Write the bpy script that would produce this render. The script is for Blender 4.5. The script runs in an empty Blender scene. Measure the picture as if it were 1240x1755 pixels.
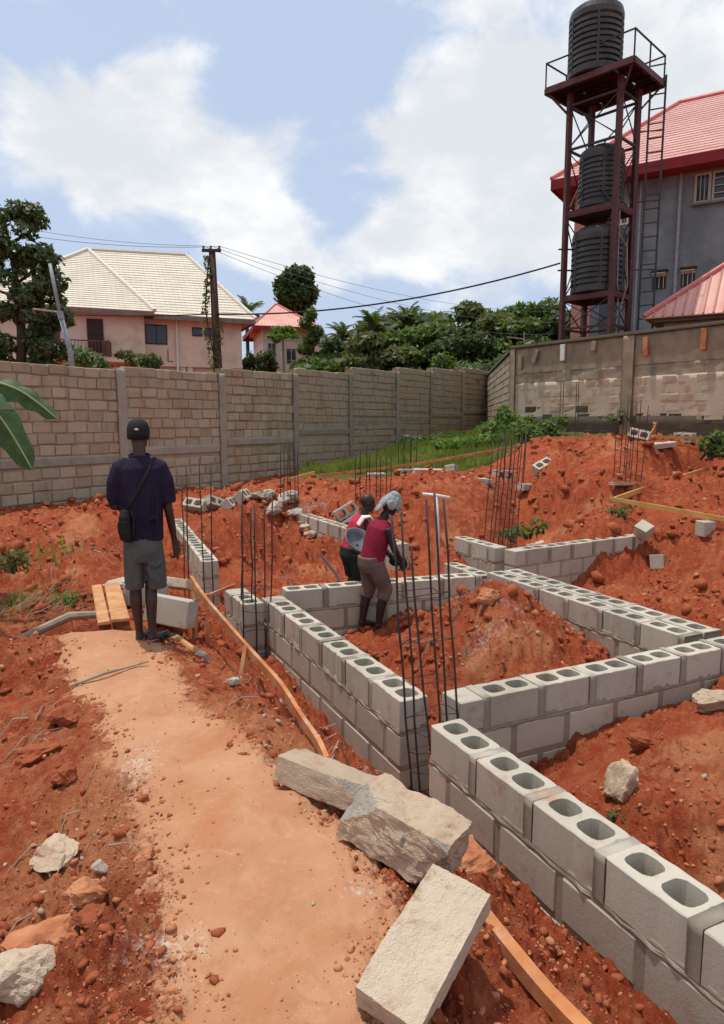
import bpy, bmesh, math, random
import numpy as np
from mathutils import Vector, Matrix, Euler
R = math.radians
S = bpy.context.scene
COL = S.collection
random.seed(7)
rng = np.random.default_rng(7)

# ------------------------------------------------------------------ camera, sky, sun, exposure
cam = bpy.data.cameras.new('camera')
camo = bpy.data.objects.new('camera', cam)
COL.objects.link(camo)
camo.location = (0, 0, 1.72)
camo.rotation_euler = (R(90 - 7.5), 0, 0)
cam.sensor_fit = 'VERTICAL'
cam.sensor_height = 36
cam.lens = 36 * 1180 / 1755
cam.clip_start = 0.05
cam.clip_end = 2000
S.camera = camo
S.view_settings.view_transform = 'Standard'
S.view_settings.look = 'None'
S.view_settings.gamma = 1
S.view_settings.use_curve_mapping = False
S.view_settings.exposure = 0.16
SUN_EL, SUN_AZ = R(76), R(-62)
sunl = bpy.data.lights.new('sun', 'SUN')
sunl.energy = 3.1
sunl.angle = R(1.0)
sunl.color = (1.0, 0.95, 0.87)
suno = bpy.data.objects.new('sun', sunl)
COL.objects.link(suno)
suno.rotation_euler = Vector((math.sin(SUN_AZ) * math.cos(SUN_EL), math.cos(SUN_AZ) * math.cos(SUN_EL), math.sin(SUN_EL))).to_track_quat('Z', 'Y').to_euler()

W = bpy.data.worlds.new('World')
S.world = W
W.use_nodes = True
wt = W.node_tree
wt.nodes.clear()


def wn(t, **k):
    n = wt.nodes.new(t)
    for a, b in k.items():
        setattr(n, a, b)
    return n


def wmath(op, a, b=None, c=None, clamp=False):
    n = wn('ShaderNodeMath', operation=op, use_clamp=clamp)
    for i, v in enumerate((a, b, c)):
        if v is None:
            continue
        if isinstance(v, (int, float)):
            n.inputs[i].default_value = v
        else:
            wt.links.new(v, n.inputs[i])
    return n.outputs[0]


sky = wn('ShaderNodeTexSky', sky_type='NISHITA', sun_disc=False)
sky.sun_elevation = SUN_EL
sky.sun_rotation = SUN_AZ
sky.air_density = 1.0
sky.dust_density = 2.5
sky.ozone_density = 1.5
tc = wn('ShaderNodeTexCoord')
mp = wn('ShaderNodeMapping')
mp.inputs['Scale'].default_value = (1, 1, 1.6)
wt.links.new(tc.outputs['Generated'], mp.inputs['Vector'])
n1 = wn('ShaderNodeTexNoise')
n1.inputs['Scale'].default_value = 6.0
n1.inputs['Detail'].default_value = 9
n1.inputs['Roughness'].default_value = 0.58
n1.inputs['Distortion'].default_value = 0.35
wt.links.new(mp.outputs[0], n1.inputs['Vector'])
n2 = wn('ShaderNodeTexNoise')
n2.inputs['Scale'].default_value = 7.0
n2.inputs['Detail'].default_value = 7
n2.inputs['Roughness'].default_value = 0.6
wt.links.new(mp.outputs[0], n2.inputs['Vector'])
# cumulus banks: direction (azimuth, elevation in degrees), half width, half height
acc = None
for az, el, wx, wz, k in ((-16, 18.5, 8.5, 4.0, .52), (-15, 24, 3.2, 3.4, .36), (-21, 20, 5, 4, .34), (-9, 15.5, 3.5, 3.0, .46), (-6.2, 13.2, 2.6, 3.0, .52), (-6, 21.5, 2.0, 1.5, .26), (-3, 11, 4, 2, .3),
                          (6, 21.5, 6.5, 4.6, .62), (13, 22.5, 7, 5.5, .62), (11, 13, 9, 3.6, .58), (3, 14, 4, 2.4, .38), (20, 15, 6, 5, .55), (23, 23, 7, 5, .45), (9, 31, 5, 2.5, .34), (-24, 33, 6, 3, .34), (33, 20, 8, 6, .4), (-36, 20, 8, 5, .42),
                          (60, 30, 20, 14, .45), (-75, 26, 22, 12, .42), (110, 35, 24, 16, .5), (180, 30, 30, 16, .5), (-130, 40, 26, 16, .5), (0, 70, 26, 14, .3)):
    d = (math.sin(R(az)) * math.cos(R(el)), math.cos(R(az)) * math.cos(R(el)), math.sin(R(el)))
    m = wn('ShaderNodeVectorMath', operation='SUBTRACT')
    wt.links.new(tc.outputs['Generated'], m.inputs[0])
    m.inputs[1].default_value = d
    m2 = wn('ShaderNodeVectorMath', operation='MULTIPLY')
    wt.links.new(m.outputs[0], m2.inputs[0])
    m2.inputs[1].default_value = (1 / R(wx), 1 / R(wx), 1 / R(wz))
    m3 = wn('ShaderNodeVectorMath', operation='LENGTH')
    wt.links.new(m2.outputs[0], m3.inputs[0])
    g = wmath('MULTIPLY', wmath('POWER', 2.718, wmath('MULTIPLY', wmath('MULTIPLY', m3.outputs['Value'], m3.outputs['Value']), -1.0)), k)
    acc = g if acc is None else wmath('ADD', acc, g)
dens = wmath('ADD', wmath('MULTIPLY', n1.outputs['Fac'], 1.5), acc)
mask = wn('ShaderNodeMapRange', interpolation_type='SMOOTHSTEP')
wt.links.new(dens, mask.inputs[0])
mask.inputs[1].default_value = .90
mask.inputs[2].default_value = 1.24
shade = wn('ShaderNodeMapRange', interpolation_type='SMOOTHSTEP')
wt.links.new(wmath('ADD', wmath('MULTIPLY', n2.outputs['Fac'], 0.9), wmath('MULTIPLY', acc, 0.25)), shade.inputs[0])
shade.inputs[1].default_value = 0.38
shade.inputs[2].default_value = 0.72
ccol = wn('ShaderNodeMixRGB')
ccol.inputs[1].default_value = (9.6, 9.6, 9.5, 1)
ccol.inputs[2].default_value = (7.0, 7.3, 7.6, 1)
wt.links.new(shade.outputs[0], ccol.inputs[0])
hz = wn('ShaderNodeMixRGB')          # humid air: the blue is milky everywhere
hz.inputs[0].default_value = 0.74
hz.inputs[2].default_value = (5.5, 6.6, 8.5, 1)
wt.links.new(sky.outputs[0], hz.inputs[1])
mixc = wn('ShaderNodeMixRGB')
wt.links.new(wmath('MULTIPLY', mask.outputs[0], 0.93), mixc.inputs[0])
wt.links.new(hz.outputs[0], mixc.inputs[1])
wt.links.new(ccol.outputs[0], mixc.inputs[2])
bg = wn('ShaderNodeBackground')
bg.inputs['Strength'].default_value = 0.1
wt.links.new(mixc.outputs[0], bg.inputs['Color'])
wo = wn('ShaderNodeOutputWorld')
wt.links.new(bg.outputs[0], wo.inputs['Surface'])

# ------------------------------------------------------------------ materials


class NT:
    def __init__(s, name):
        s.m = bpy.data.materials.new(name)
        s.m.use_nodes = True
        s.t = s.m.node_tree
        s.b = s.t.nodes['Principled BSDF']
        s.out = s.t.nodes['Material Output']
        s.pos = s.n('ShaderNodeNewGeometry').outputs['Position']

    def n(s, t, **k):
        x = s.t.nodes.new(t)
        for a, b in k.items():
            setattr(x, a, b)
        return x

    def set(s, sock, v):
        if hasattr(v, 'is_linked') or hasattr(v, 'links'):
            s.t.links.new(v, sock)
        elif isinstance(v, (tuple, list)) and len(v) == 3 and sock.type == 'RGBA':
            sock.default_value = (*v, 1)
        else:
            sock.default_value = v

    def noise(s, scale, detail=5, rough=.55, dist=0, vec=None, sc=None):
        x = s.n('ShaderNodeTexNoise')
        v = vec or s.pos
        if sc:
            m = s.n('ShaderNodeMapping')
            m.inputs['Scale'].default_value = sc
            s.t.links.new(v, m.inputs['Vector'])
            v = m.outputs[0]
        s.t.links.new(v, x.inputs['Vector'])
        x.inputs['Scale'].default_value = scale
        x.inputs['Detail'].default_value = detail
        x.inputs['Roughness'].default_value = rough
        x.inputs['Distortion'].default_value = dist
        return x.outputs['Fac']

    def voro(s, scale, feature='F1', vec=None):
        x = s.n('ShaderNodeTexVoronoi', feature=feature)
        s.t.links.new(vec or s.pos, x.inputs['Vector'])
        x.inputs['Scale'].default_value = scale
        return x.outputs['Distance']

    def ramp(s, f, a, b, smooth=True):
        x = s.n('ShaderNodeMapRange', interpolation_type='SMOOTHSTEP' if smooth else 'LINEAR')
        s.set(x.inputs[0], f)
        x.inputs[1].default_value = a
        x.inputs[2].default_value = b
        return x.outputs[0]

    def mix(s, f, a, b, mode='MIX'):
        x = s.n('ShaderNodeMixRGB', blend_type=mode)
        s.set(x.inputs[0], f)
        s.set(x.inputs[1], a)
        s.set(x.inputs[2], b)
        return x.outputs[0]

    def math(s, op, a, b=0.0, clamp=False):
        x = s.n('ShaderNodeMath', operation=op, use_clamp=clamp)
        s.set(x.inputs[0], a)
        s.set(x.inputs[1], b)
        return x.outputs[0]

    def attr(s, name):
        return s.n('ShaderNodeAttribute', attribute_name=name).outputs['Fac']

    def rnd(s):
        return s.n('ShaderNodeObjectInfo').outputs['Random']

    def bump(s, h, strength=.5, dist=.01):
        x = s.n('ShaderNodeBump')
        x.inputs['Strength'].default_value = strength
        x.inputs['Distance'].default_value = dist
        s.set(x.inputs['Height'], h)
        s.t.links.new(x.outputs[0], s.b.inputs['Normal'])

    def fin(s, col, rough=.9, spec=.25, metal=0):
        s.set(s.b.inputs['Base Color'], col)
        s.set(s.b.inputs['Roughness'], rough)
        s.b.inputs['Specular IOR Level'].default_value = spec
        s.b.inputs['Metallic'].default_value = metal
        return s.m


def simple(name, c1, c2=None, scale=6, rough=.8, bump=.3, bscale=60, bdist=.004, spec=.25, metal=0, rnd=0, dirt=None, dirtscale=1.5, sc=None):
    k = NT(name)
    c2 = c2 or tuple(x * .7 for x in c1)
    col = k.mix(k.ramp(k.noise(scale, 6, .6, sc=sc), .3, .7), c1, c2)
    if dirt:
        col = k.mix(k.math('MULTIPLY', k.ramp(k.noise(dirtscale, 7, .65), .48, .68), .75), col, dirt)
    if rnd:
        col = k.mix(k.math('MULTIPLY', k.rnd(), rnd), col, tuple(x * .55 for x in c1))
    if bump:
        k.bump(k.noise(bscale, 6, .65, sc=sc), bump, bdist)
    return k.fin(col, rough, spec, metal)


def soil_mat():
    k = NT('red_laterite_soil')
    path, cem, grs, tan = k.attr('path'), k.attr('cement'), k.attr('grass'), k.attr('tan')
    n_a = k.noise(1.3, 7, .6)
    n_b = k.noise(9, 8, .68)
    n_c = k.noise(60, 5, .7)
    red = k.mix(k.ramp(n_a, .35, .65), (.385, .079, .031), (.285, .049, .019))
    red = k.mix(k.ramp(n_b, .42, .72), red, (.42, .135, .06))
    red = k.mix(k.math('MULTIPLY', k.ramp(n_c, .5, .75), .55), red, (.45, .14, .066))
    red = k.mix(k.math('MULTIPLY', k.ramp(k.noise(4, 6, .7), .55, .75), .6), red, (.22, .045, .020))
    tn = k.mix(k.ramp(k.noise(2.2, 6, .6), .3, .7), (.475, .25, .138), (.40, .182, .092))
    tn = k.mix(k.math('MULTIPLY', k.ramp(k.noise(7, 5, .6, 1.2), .52, .75), .55), tn, (.56, .31, .175))
    tn = k.mix(k.math('MULTIPLY', k.ramp(k.noise(1.1, 6, .65, .8), .52, .68), .5), tn, (.40, .145, .062))
    tn = k.mix(k.math('MULTIPLY', k.ramp(k.noise(150, 4, .7), .55, .8), .35), tn, (.34, .14, .07))
    pf = k.ramp(k.math('ADD', path, k.math('ADD', k.math('MULTIPLY', k.math('SUBTRACT', n_b, .5),  1.1), k.math('MULTIPLY', k.math('SUBTRACT', k.noise(28, 6, .75), .5), 1.2))), .34, .62)
    tf = k.math('MULTIPLY', k.ramp(k.math('ADD', tan, k.math('MULTIPLY', k.math('SUBTRACT', n_b, .5), .9)), .35, .8), .85)
    col = k.mix(tf, red, (.50, .195, .088))
    col = k.mix(k.math('MULTIPLY', k.ramp(k.noise(17, 7, .72), .56, .74), .5), col, (.19, .036, .016))
    col = k.mix(pf, col, tn)
    cf = k.math('MULTIPLY', k.ramp(k.math('ADD', cem, k.math('MULTIPLY', k.math('SUBTRACT', k.noise(34, 8, .8), .5), 2.0)), .45, .85), .8)
    col = k.mix(cf, col, (.55, .47, .40))
    gf = k.math('MULTIPLY', k.ramp(k.math('ADD', grs, k.math('MULTIPLY', k.math('SUBTRACT', k.noise(2.5, 6, .7), .5), 1.2)), .4, .75), .85)
    col = k.mix(gf, col, (.075, .105, .03))
    # grit and little stones
    v = k.voro(85)
    pick = k.math('MULTIPLY', k.ramp(v, .28, .16), k.ramp(k.noise(23, 3, .6), .56, .66))
    col = k.mix(k.math('MULTIPLY', pick, .75), col, (.60, .42, .32))
    rg = k.math('SUBTRACT', 1.0, k.math('MULTIPLY', pf, .8))
    h = k.math('ADD', k.math('MULTIPLY', k.noise(38, 8, .72), 1.0), k.math('MULTIPLY', k.noise(170, 4, .7), .5))
    h = k.math('ADD', h, k.math('MULTIPLY', k.math('SUBTRACT', k.noise(13, 7, .7, .6), .5), 2.0))
    h = k.math('MULTIPLY', k.math('SUBTRACT', h, .75), rg)
    k.bump(h, .9, .026)
    return k.fin(col, .96, .12)


def block_mat(name, c1, c2, c3, bumpd=.004, soilsplash=0.0, ss=2.6, bs=1.0, streak=False):
    k = NT(name)
    r = k.rnd()
    col = k.mix(k.ramp(k.noise(3.5, 7, .62), .3, .7), c1, c2)
    col = k.mix(k.math('MULTIPLY', k.ramp(k.math('ADD', r, k.math('MULTIPLY', k.noise(11, 6, .7), .5)), .55, 1.2), .75), col, c3)
    col = k.mix(k.math('MULTIPLY', k.ramp(k.noise(70, 5, .75), .55, .75), .45), col, tuple(x * .55 for x in c1))
    col = k.mix(k.math('MULTIPLY', k.ramp(k.noise(1.1, 6, .7), .58, .72), .38), col, tuple(x * .62 for x in c2))
    r2 = k.math('FRACT', k.math('MULTIPLY', r, 17.31))
    col = k.mix(k.math('MULTIPLY', k.ramp(r2, .45, 1.0), .38), col, tuple(x * .70 for x in c2))
    if soilsplash:
        col = k.mix(k.math('MULTIPLY', k.ramp(k.noise(ss, 7, .72), .53, .70), soilsplash), col, (.36, .14, .075))
    if streak:      # rain streaks and mould on an old wall
        col = k.mix(k.math('MULTIPLY', k.ramp(k.noise(1.0, 7, .68, sc=(3.2, 3.2, .45)), .52, .70), .55), col, (.13, .105, .075))
        col = k.mix(k.math('MULTIPLY', k.ramp(k.noise(.55, 5, .6), .5, .68), .4), col, (.40, .27, .165))
    k.bump(k.math('ADD', k.noise(45 * bs, 6, .7), k.math('MULTIPLY', k.noise(210 * bs, 3, .7), .7)), .65, bumpd)
    return k.fin(col, .93, .18)


def leaf_mat(name, c1, c2, trans=.35, scale=2.2):
    k = NT(name)
    col = k.mix(k.ramp(k.noise(scale, 4, .6), .32, .68), c1, c2)
    col = k.mix(k.math('MULTIPLY', k.ramp(k.noise(13, 3, .6), .5, .8), .5), col, tuple(x * 1.7 for x in c2))
    k.fin(col, .55, .35)
    tr = k.n('ShaderNodeBsdfTranslucent')
    k.t.links.new(k.mix(1.0, col, (1.5, 1.6, .5), 'MULTIPLY'), tr.inputs[0])
    ms = k.n('ShaderNodeMixShader')
    ms.inputs[0].default_value = trans
    k.t.links.new(k.b.outputs[0], ms.inputs[1])
    k.t.links.new(tr.outputs[0], ms.inputs[2])
    k.t.links.new(ms.outputs[0], k.out.inputs['Surface'])
    return k.m


M = {}
M['soil'] = soil_mat()
M['clod'] = simple('soil_clod_red', (.37, .11, .048), (.28, .068, .03), 9, .95, .8, 60, .008, .1, rnd=.5)
M['clodt'] = simple('soil_clod_tan', (.50, .22, .11), (.38, .13, .06), 9, .95, .8, 60, .008, .1)
M['block'] = block_mat('sandcrete_block', (.475, .425, .345), (.40, .36, .29), (.53, .475, .385), .005, .55, 4.5)
M['mortar'] = block_mat('mortar', (.315, .27, .21), (.25, .21, .16), (.37, .32, .25), .006)
M['fence'] = block_mat('weathered_block', (.445, .362, .25), (.37, .295, .20), (.49, .415, .305), .008, .45, 1.3, streak=True)
M['fmortar'] = block_mat('weathered_mortar', (.38, .31, .215), (.29, .235, .16), (.43, .36, .26), .008, .35)
M['pilaster'] = block_mat('grey_concrete', (.36, .325, .26), (.27, .24, .185), (.40, .36, .29), .010, .3, 1.5)
M['oldwall'] = block_mat('old_concrete', (.385, .315, .22), (.27, .21, .14), (.35, .25, .16), .012, .35, 1.4, streak=True)
M['oldblock'] = block_mat('red_stained_block', (.49, .37, .245), (.41, .275, .17), (.50, .42, .31), .006, .5)
M['moss'] = block_mat('mossy_black_block', (.055, .048, .036), (.085, .068, .045), (.12, .085, .055), .008)
M['chunk'] = block_mat('dusty_broken_concrete', (.62, .47, .33), (.53, .385, .26), (.66, .56, .43), .030, .75, 7, .7)
M['agg'] = block_mat('broken_aggregate', (.46, .41, .345), (.33, .285, .235), (.55, .49, .41), .040, .45, 9, .55)
M['white_rubble'] = block_mat('pale_rubble', (.54, .49, .42), (.42, .36, .29), (.47, .36, .27), .012, .25)
M['rebar'] = simple('rusty_rebar', (.085, .066, .058), (.05, .04, .038), 30, .75, .5, 200, .003, .3, .3)
M['rust'] = simple('red_oxide_steel', (.105, .036, .032), (.06, .024, .022), 5, .6, .2, 80, .002, .35)
M['darksteel'] = simple('dark_steel', (.030, .028, .027), (.05, .042, .04), 6, .6, .2, 80, .002, .35)
M['tank'] = simple('black_plastic', (.026, .028, .026), (.04, .042, .038), 3, .42, .1, 60, .002, .4, dirt=(.07, .075, .06), dirtscale=2)
M['wood'] = simple('fresh_sawn_wood', (.56, .30, .13), (.42, .19, .075), 7, .75, .3, 30, .003, .25, sc=(1, 1, 1), dirt=(.36, .15, .075), dirtscale=4)
M['woodorange'] = simple('orange_board', (.52, .22, .085), (.38, .12, .045), 6, .75, .3, 40, .003, .25, dirt=(.50, .36, .25), dirtscale=5)
M['woodyellow'] = simple('yellow_board', (.60, .36, .115), (.48, .25, .075), 4, .75, .3, 40, .003, .25)
M['gravel'] = block_mat('warm_gravel', (.52, .42, .32), (.40, .29, .21), (.56, .47, .37), .006)
M['woodgrey'] = simple('grey_old_wood', (.36, .29, .22), (.25, .19, .14), 9, .85, .3, 40, .003, .2)
M['pole'] = simple('dark_brown_pole', (.085, .052, .035), (.05, .032, .024), 7, .85, .5, 30, .006, .2)
M['galv'] = simple('weathered_grey_pole', (.30, .33, .35), (.22, .24, .25), 8, .6, .2, 60, .002, .4)
M['wire'] = simple('black_cable', (.03, .03, .032), (.02, .02, .022), 5, .6, 0)
M['wiregrey'] = simple('grey_wire', (.17, .18, .20), (.13, .14, .16), 5, .6, 0)
M['whitepipe'] = simple('white_plastic_pipe', (.74, .72, .68), (.62, .59, .54), 5, .4, .1)
M['pink'] = simple('pink_wall_paint', (.66, .555, .44), (.60, .495, .385), 1.2, .85, .15, 60, .004, .2, dirt=(.46, .34, .26), dirtscale=.7)
M['pinkwall'] = simple('salmon_wall_paint', (.55, .27, .21), (.48, .22, .17), 1.2, .85, .15, 60, .004, .2)
M['greywall'] = simple('grey_render', (.205, .235, .24), (.135, .16, .165), .9, .9, .3, 40, .006, .2, dirt=(.25, .29, .29), dirtscale=.8)
M['creamwall'] = simple('cream_wall_paint', (.60, .55, .46), (.52, .47, .39), 1.5, .9, .15)
M['peachwall'] = simple('peach_wall_paint', (.60, .42, .29), (.52, .36, .25), 1.5, .9, .15)
M['glassdark'] = simple('dark_window_glass', (.018, .022, .026), (.03, .034, .038), 2, .15, 0, spec=.6)
M['doorwood'] = simple('dark_brown_door', (.05, .026, .02), (.035, .02, .016), 5, .6, .2)
M['railing'] = simple('rust_brown_railing', (.16, .075, .05), (.11, .05, .035), 5, .7, .1)
M['frame'] = simple('pale_window_frame', (.50, .47, .36), (.40, .37, .28), 5, .6, .1)
M['fascia'] = simple('grey_brown_fascia', (.22, .19, .165), (.16, .14, .12), 4, .8, .1)
M['redfascia'] = simple('deep_red_fascia', (.25, .018, .024), (.19, .016, .020), 4, .6, .1)
M['bark'] = simple('bark', (.10, .075, .055), (.06, .045, .035), 6, .95, .8, 20, .02, .1)
M['palebark'] = simple('pale_green_stem', (.25, .25, .17), (.18, .17, .11), 6, .9, .3, 20, .01, .1)
M['leaf_dark'] = leaf_mat('dark_tree_leaves', (.030, .054, .018), (.062, .095, .028))
M['leaf_mid'] = leaf_mat('mid_green_leaves', (.062, .105, .026), (.115, .165, .042))
M['leaf_olive'] = leaf_mat('olive_leaves', (.070, .090, .030), (.13, .145, .045))
M['leaf_bright'] = leaf_mat('bright_green_leaves', (.075, .14, .025), (.14, .22, .045), .4)
M['leaf_blue'] = leaf_mat('glossy_broad_leaves', (.055, .085, .038), (.10, .14, .05), .3)
M['palm'] = leaf_mat('palm_fronds', (.055, .085, .03), (.10, .13, .045), .35)
M['grass'] = leaf_mat('grass_blades', (.12, .17, .035), (.20, .22, .06), .4, 1.2)
M['drygrass'] = leaf_mat('dry_grass', (.24, .17, .085), (.17, .14, .07), .3, 3)
M['banana'] = leaf_mat('banana_leaf', (.028, .068, .018), (.055, .115, .03), .25, 9)
M['midrib'] = simple('banana_midrib', (.32, .36, .16), (.25, .29, .12), 5, .6, 0)
M['vine'] = leaf_mat('vine_leaves', (.07, .10, .025), (.13, .15, .04), .3)
M['skin'] = simple('dark_brown_skin', (.058, .030, .021), (.042, .021, .015), 8, .5, .15, 90, .002, .35)
M['skin2'] = simple('deep_brown_skin', (.034, .019, .015), (.025, .014, .011), 8, .5, .15, 90, .002, .35)
M['sole'] = simple('light_sole_skin', (.30, .15, .10), (.24, .11, .075), 8, .7, .1)
M['navy'] = simple('navy_purple_jersey', (.025, .020, .041), (.017, .014, .029), 5, .9, .5, 14, .012, .12)
M['shorts'] = simple('grey_green_cloth', (.105, .112, .105), (.072, .080, .078), 6, .92, .6, 16, .014, .12)
M['black'] = simple('black_cloth', (.014, .014, .015), (.022, .021, .021), 6, .8, .3, 60, .004, .2)
M['white'] = simple('white_cloth', (.74, .70, .64), (.62, .57, .50), 6, .9, .4, 30, .006, .1)
M['pinkvest'] = simple('red_pink_vest', (.52, .040, .075), (.40, .028, .055), 7, .9, .4, 30, .008, .1)
M['maroonvest'] = simple('maroon_vest', (.25, .020, .042), (.17, .015, .032), 7, .9, .4, 30, .008, .1)
M['darkshorts'] = simple('dark_green_grey_cloth', (.028, .036, .034), (.018, .024, .023), 7, .9, .4, 30, .008, .1)
M['brownpants'] = simple('mud_brown_cloth', (.17, .115, .095), (.12, .08, .066), 7, .9, .4, 30, .008, .1)
M['greycloth'] = simple('grey_blue_cloth', (.33, .35, .35), (.24, .26, .27), 9, .9, .4, 30, .008, .1)
M['steelpan'] = simple('scuffed_steel_pan', (.17, .19, .20), (.11, .12, .13), 9, .5, .2, 60, .002, .5, .4)
M['rubber'] = simple('black_rubber', (.02, .02, .021), (.03, .028, .028), 9, .7, .1)
M['yellow'] = simple('yellow_plastic', (.62, .38, .05), (.52, .30, .04), 9, .5, .1)


def roof_mat(name, c1, c2, sx, sz, axis, bump=.6, d=.03):
    """pressed metal tile: rows down the slope and ribs along the eave, in the roof's own coordinates"""
    k = NT(name)
    tcn = k.n('ShaderNodeTexCoord').outputs['UV']
    sep = k.n('ShaderNodeSeparateXYZ')
    k.t.links.new(tcn, sep.inputs[0])
    u = k.math('FRACT', k.math('MULTIPLY', sep.outputs[0], 1 / sx))
    v = k.math('FRACT', k.math('MULTIPLY', sep.outputs[1], 1 / sz))
    if axis == 'diamond':
        u2 = k.math('FRACT', k.math('ADD', k.math('MULTIPLY', sep.outputs[0], 1 / sx), k.math('MULTIPLY', k.math('FLOOR', k.math('MULTIPLY', sep.outputs[1], 1 / sz)), .5)))
        u = u2
    ribs = k.math('ABSOLUTE', k.math('SUBTRACT', u, .5))
    h = k.math('ADD', k.math('MULTIPLY', k.math('SUBTRACT', 1.0, v), .7), k.math('MULTIPLY', k.math('SUBTRACT', .5, ribs), .9))
    col = k.mix(k.ramp(k.noise(.8, 6, .6), .35, .65), c1, c2)
    seam = k.math('MAXIMUM', k.ramp(v, .86, .95), k.math('MULTIPLY', k.ramp(ribs, .42, .49), .7))
    col = k.mix(k.math('MULTIPLY', seam, .38), col, tuple(x * .42 for x in c2))
    k.bump(h, bump, d)
    return k.fin(col, .55, .3)


M['roofcream'] = roof_mat('cream_tile_roof', (.70, .63, .50), (.63, .56, .44), .30, .40, 'tile')
M['roofred'] = roof_mat('red_tile_roof', (.62, .35, .30), (.56, .28, .235), .42, .34, 'diamond')
M['roofsheet'] = roof_mat('red_sheet_roof', (.66, .35, .285), (.60, .26, .205), .28, 6, 'tile', .8, .05)
M['roofdark'] = roof_mat('charcoal_roof', (.07, .07, .075), (.05, .05, .055), .4, .4, 'tile')
M['cap'] = simple('cream_ridge_cap', (.66, .62, .54), (.60, .55, .47), 4, .5, .1)
M['capred'] = simple('red_ridge_cap', (.62, .19, .17), (.56, .15, .14), 4, .5, .1)

# ------------------------------------------------------------------ object helpers


def tag(o, label=None, cat=None, group=None, kind=None):
    if label:
        o['label'] = label
    if cat:
        o['category'] = cat
    if group:
        o['group'] = group
    if kind:
        o['kind'] = kind
    return o


def thing(name, label, cat, loc=(0, 0, 0), rot=(0, 0, 0), group=None):
    o = bpy.data.objects.new(name, None)
    o.empty_display_size = .1
    COL.objects.link(o)
    o.location = loc
    o.rotation_euler = rot
    return tag(o, label, cat, group)


def link(name, me, parent=None, loc=(0, 0, 0), rot=(0, 0, 0)):
    o = bpy.data.objects.new(name, me)
    COL.objects.link(o)
    o.parent = parent
    o.location = loc
    o.rotation_euler = rot
    return o


def npmesh(name, V, F, mat=None, smooth=False, uv=None):
    """V (n,3), F (m,3) or (m,4) arrays"""
    V = np.asarray(V, dtype=np.float32)
    F = np.asarray(F, dtype=np.int32)
    me = bpy.data.meshes.new(name)
    me.vertices.add(len(V))
    me.vertices.foreach_set('co', V.ravel())
    k = F.shape[1]
    me.loops.add(F.size)
    me.loops.foreach_set('vertex_index', F.ravel())
    me.polygons.add(len(F))
    me.polygons.foreach_set('loop_start', np.arange(0, F.size, k, dtype=np.int32))
    me.polygons.foreach_set('loop_total', np.full(len(F), k, dtype=np.int32))
    if smooth:
        me.polygons.foreach_set('use_smooth', np.ones(len(F), dtype=bool))
    me.update(calc_edges=True)
    if mat:
        me.materials.append(mat)
    return me


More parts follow.
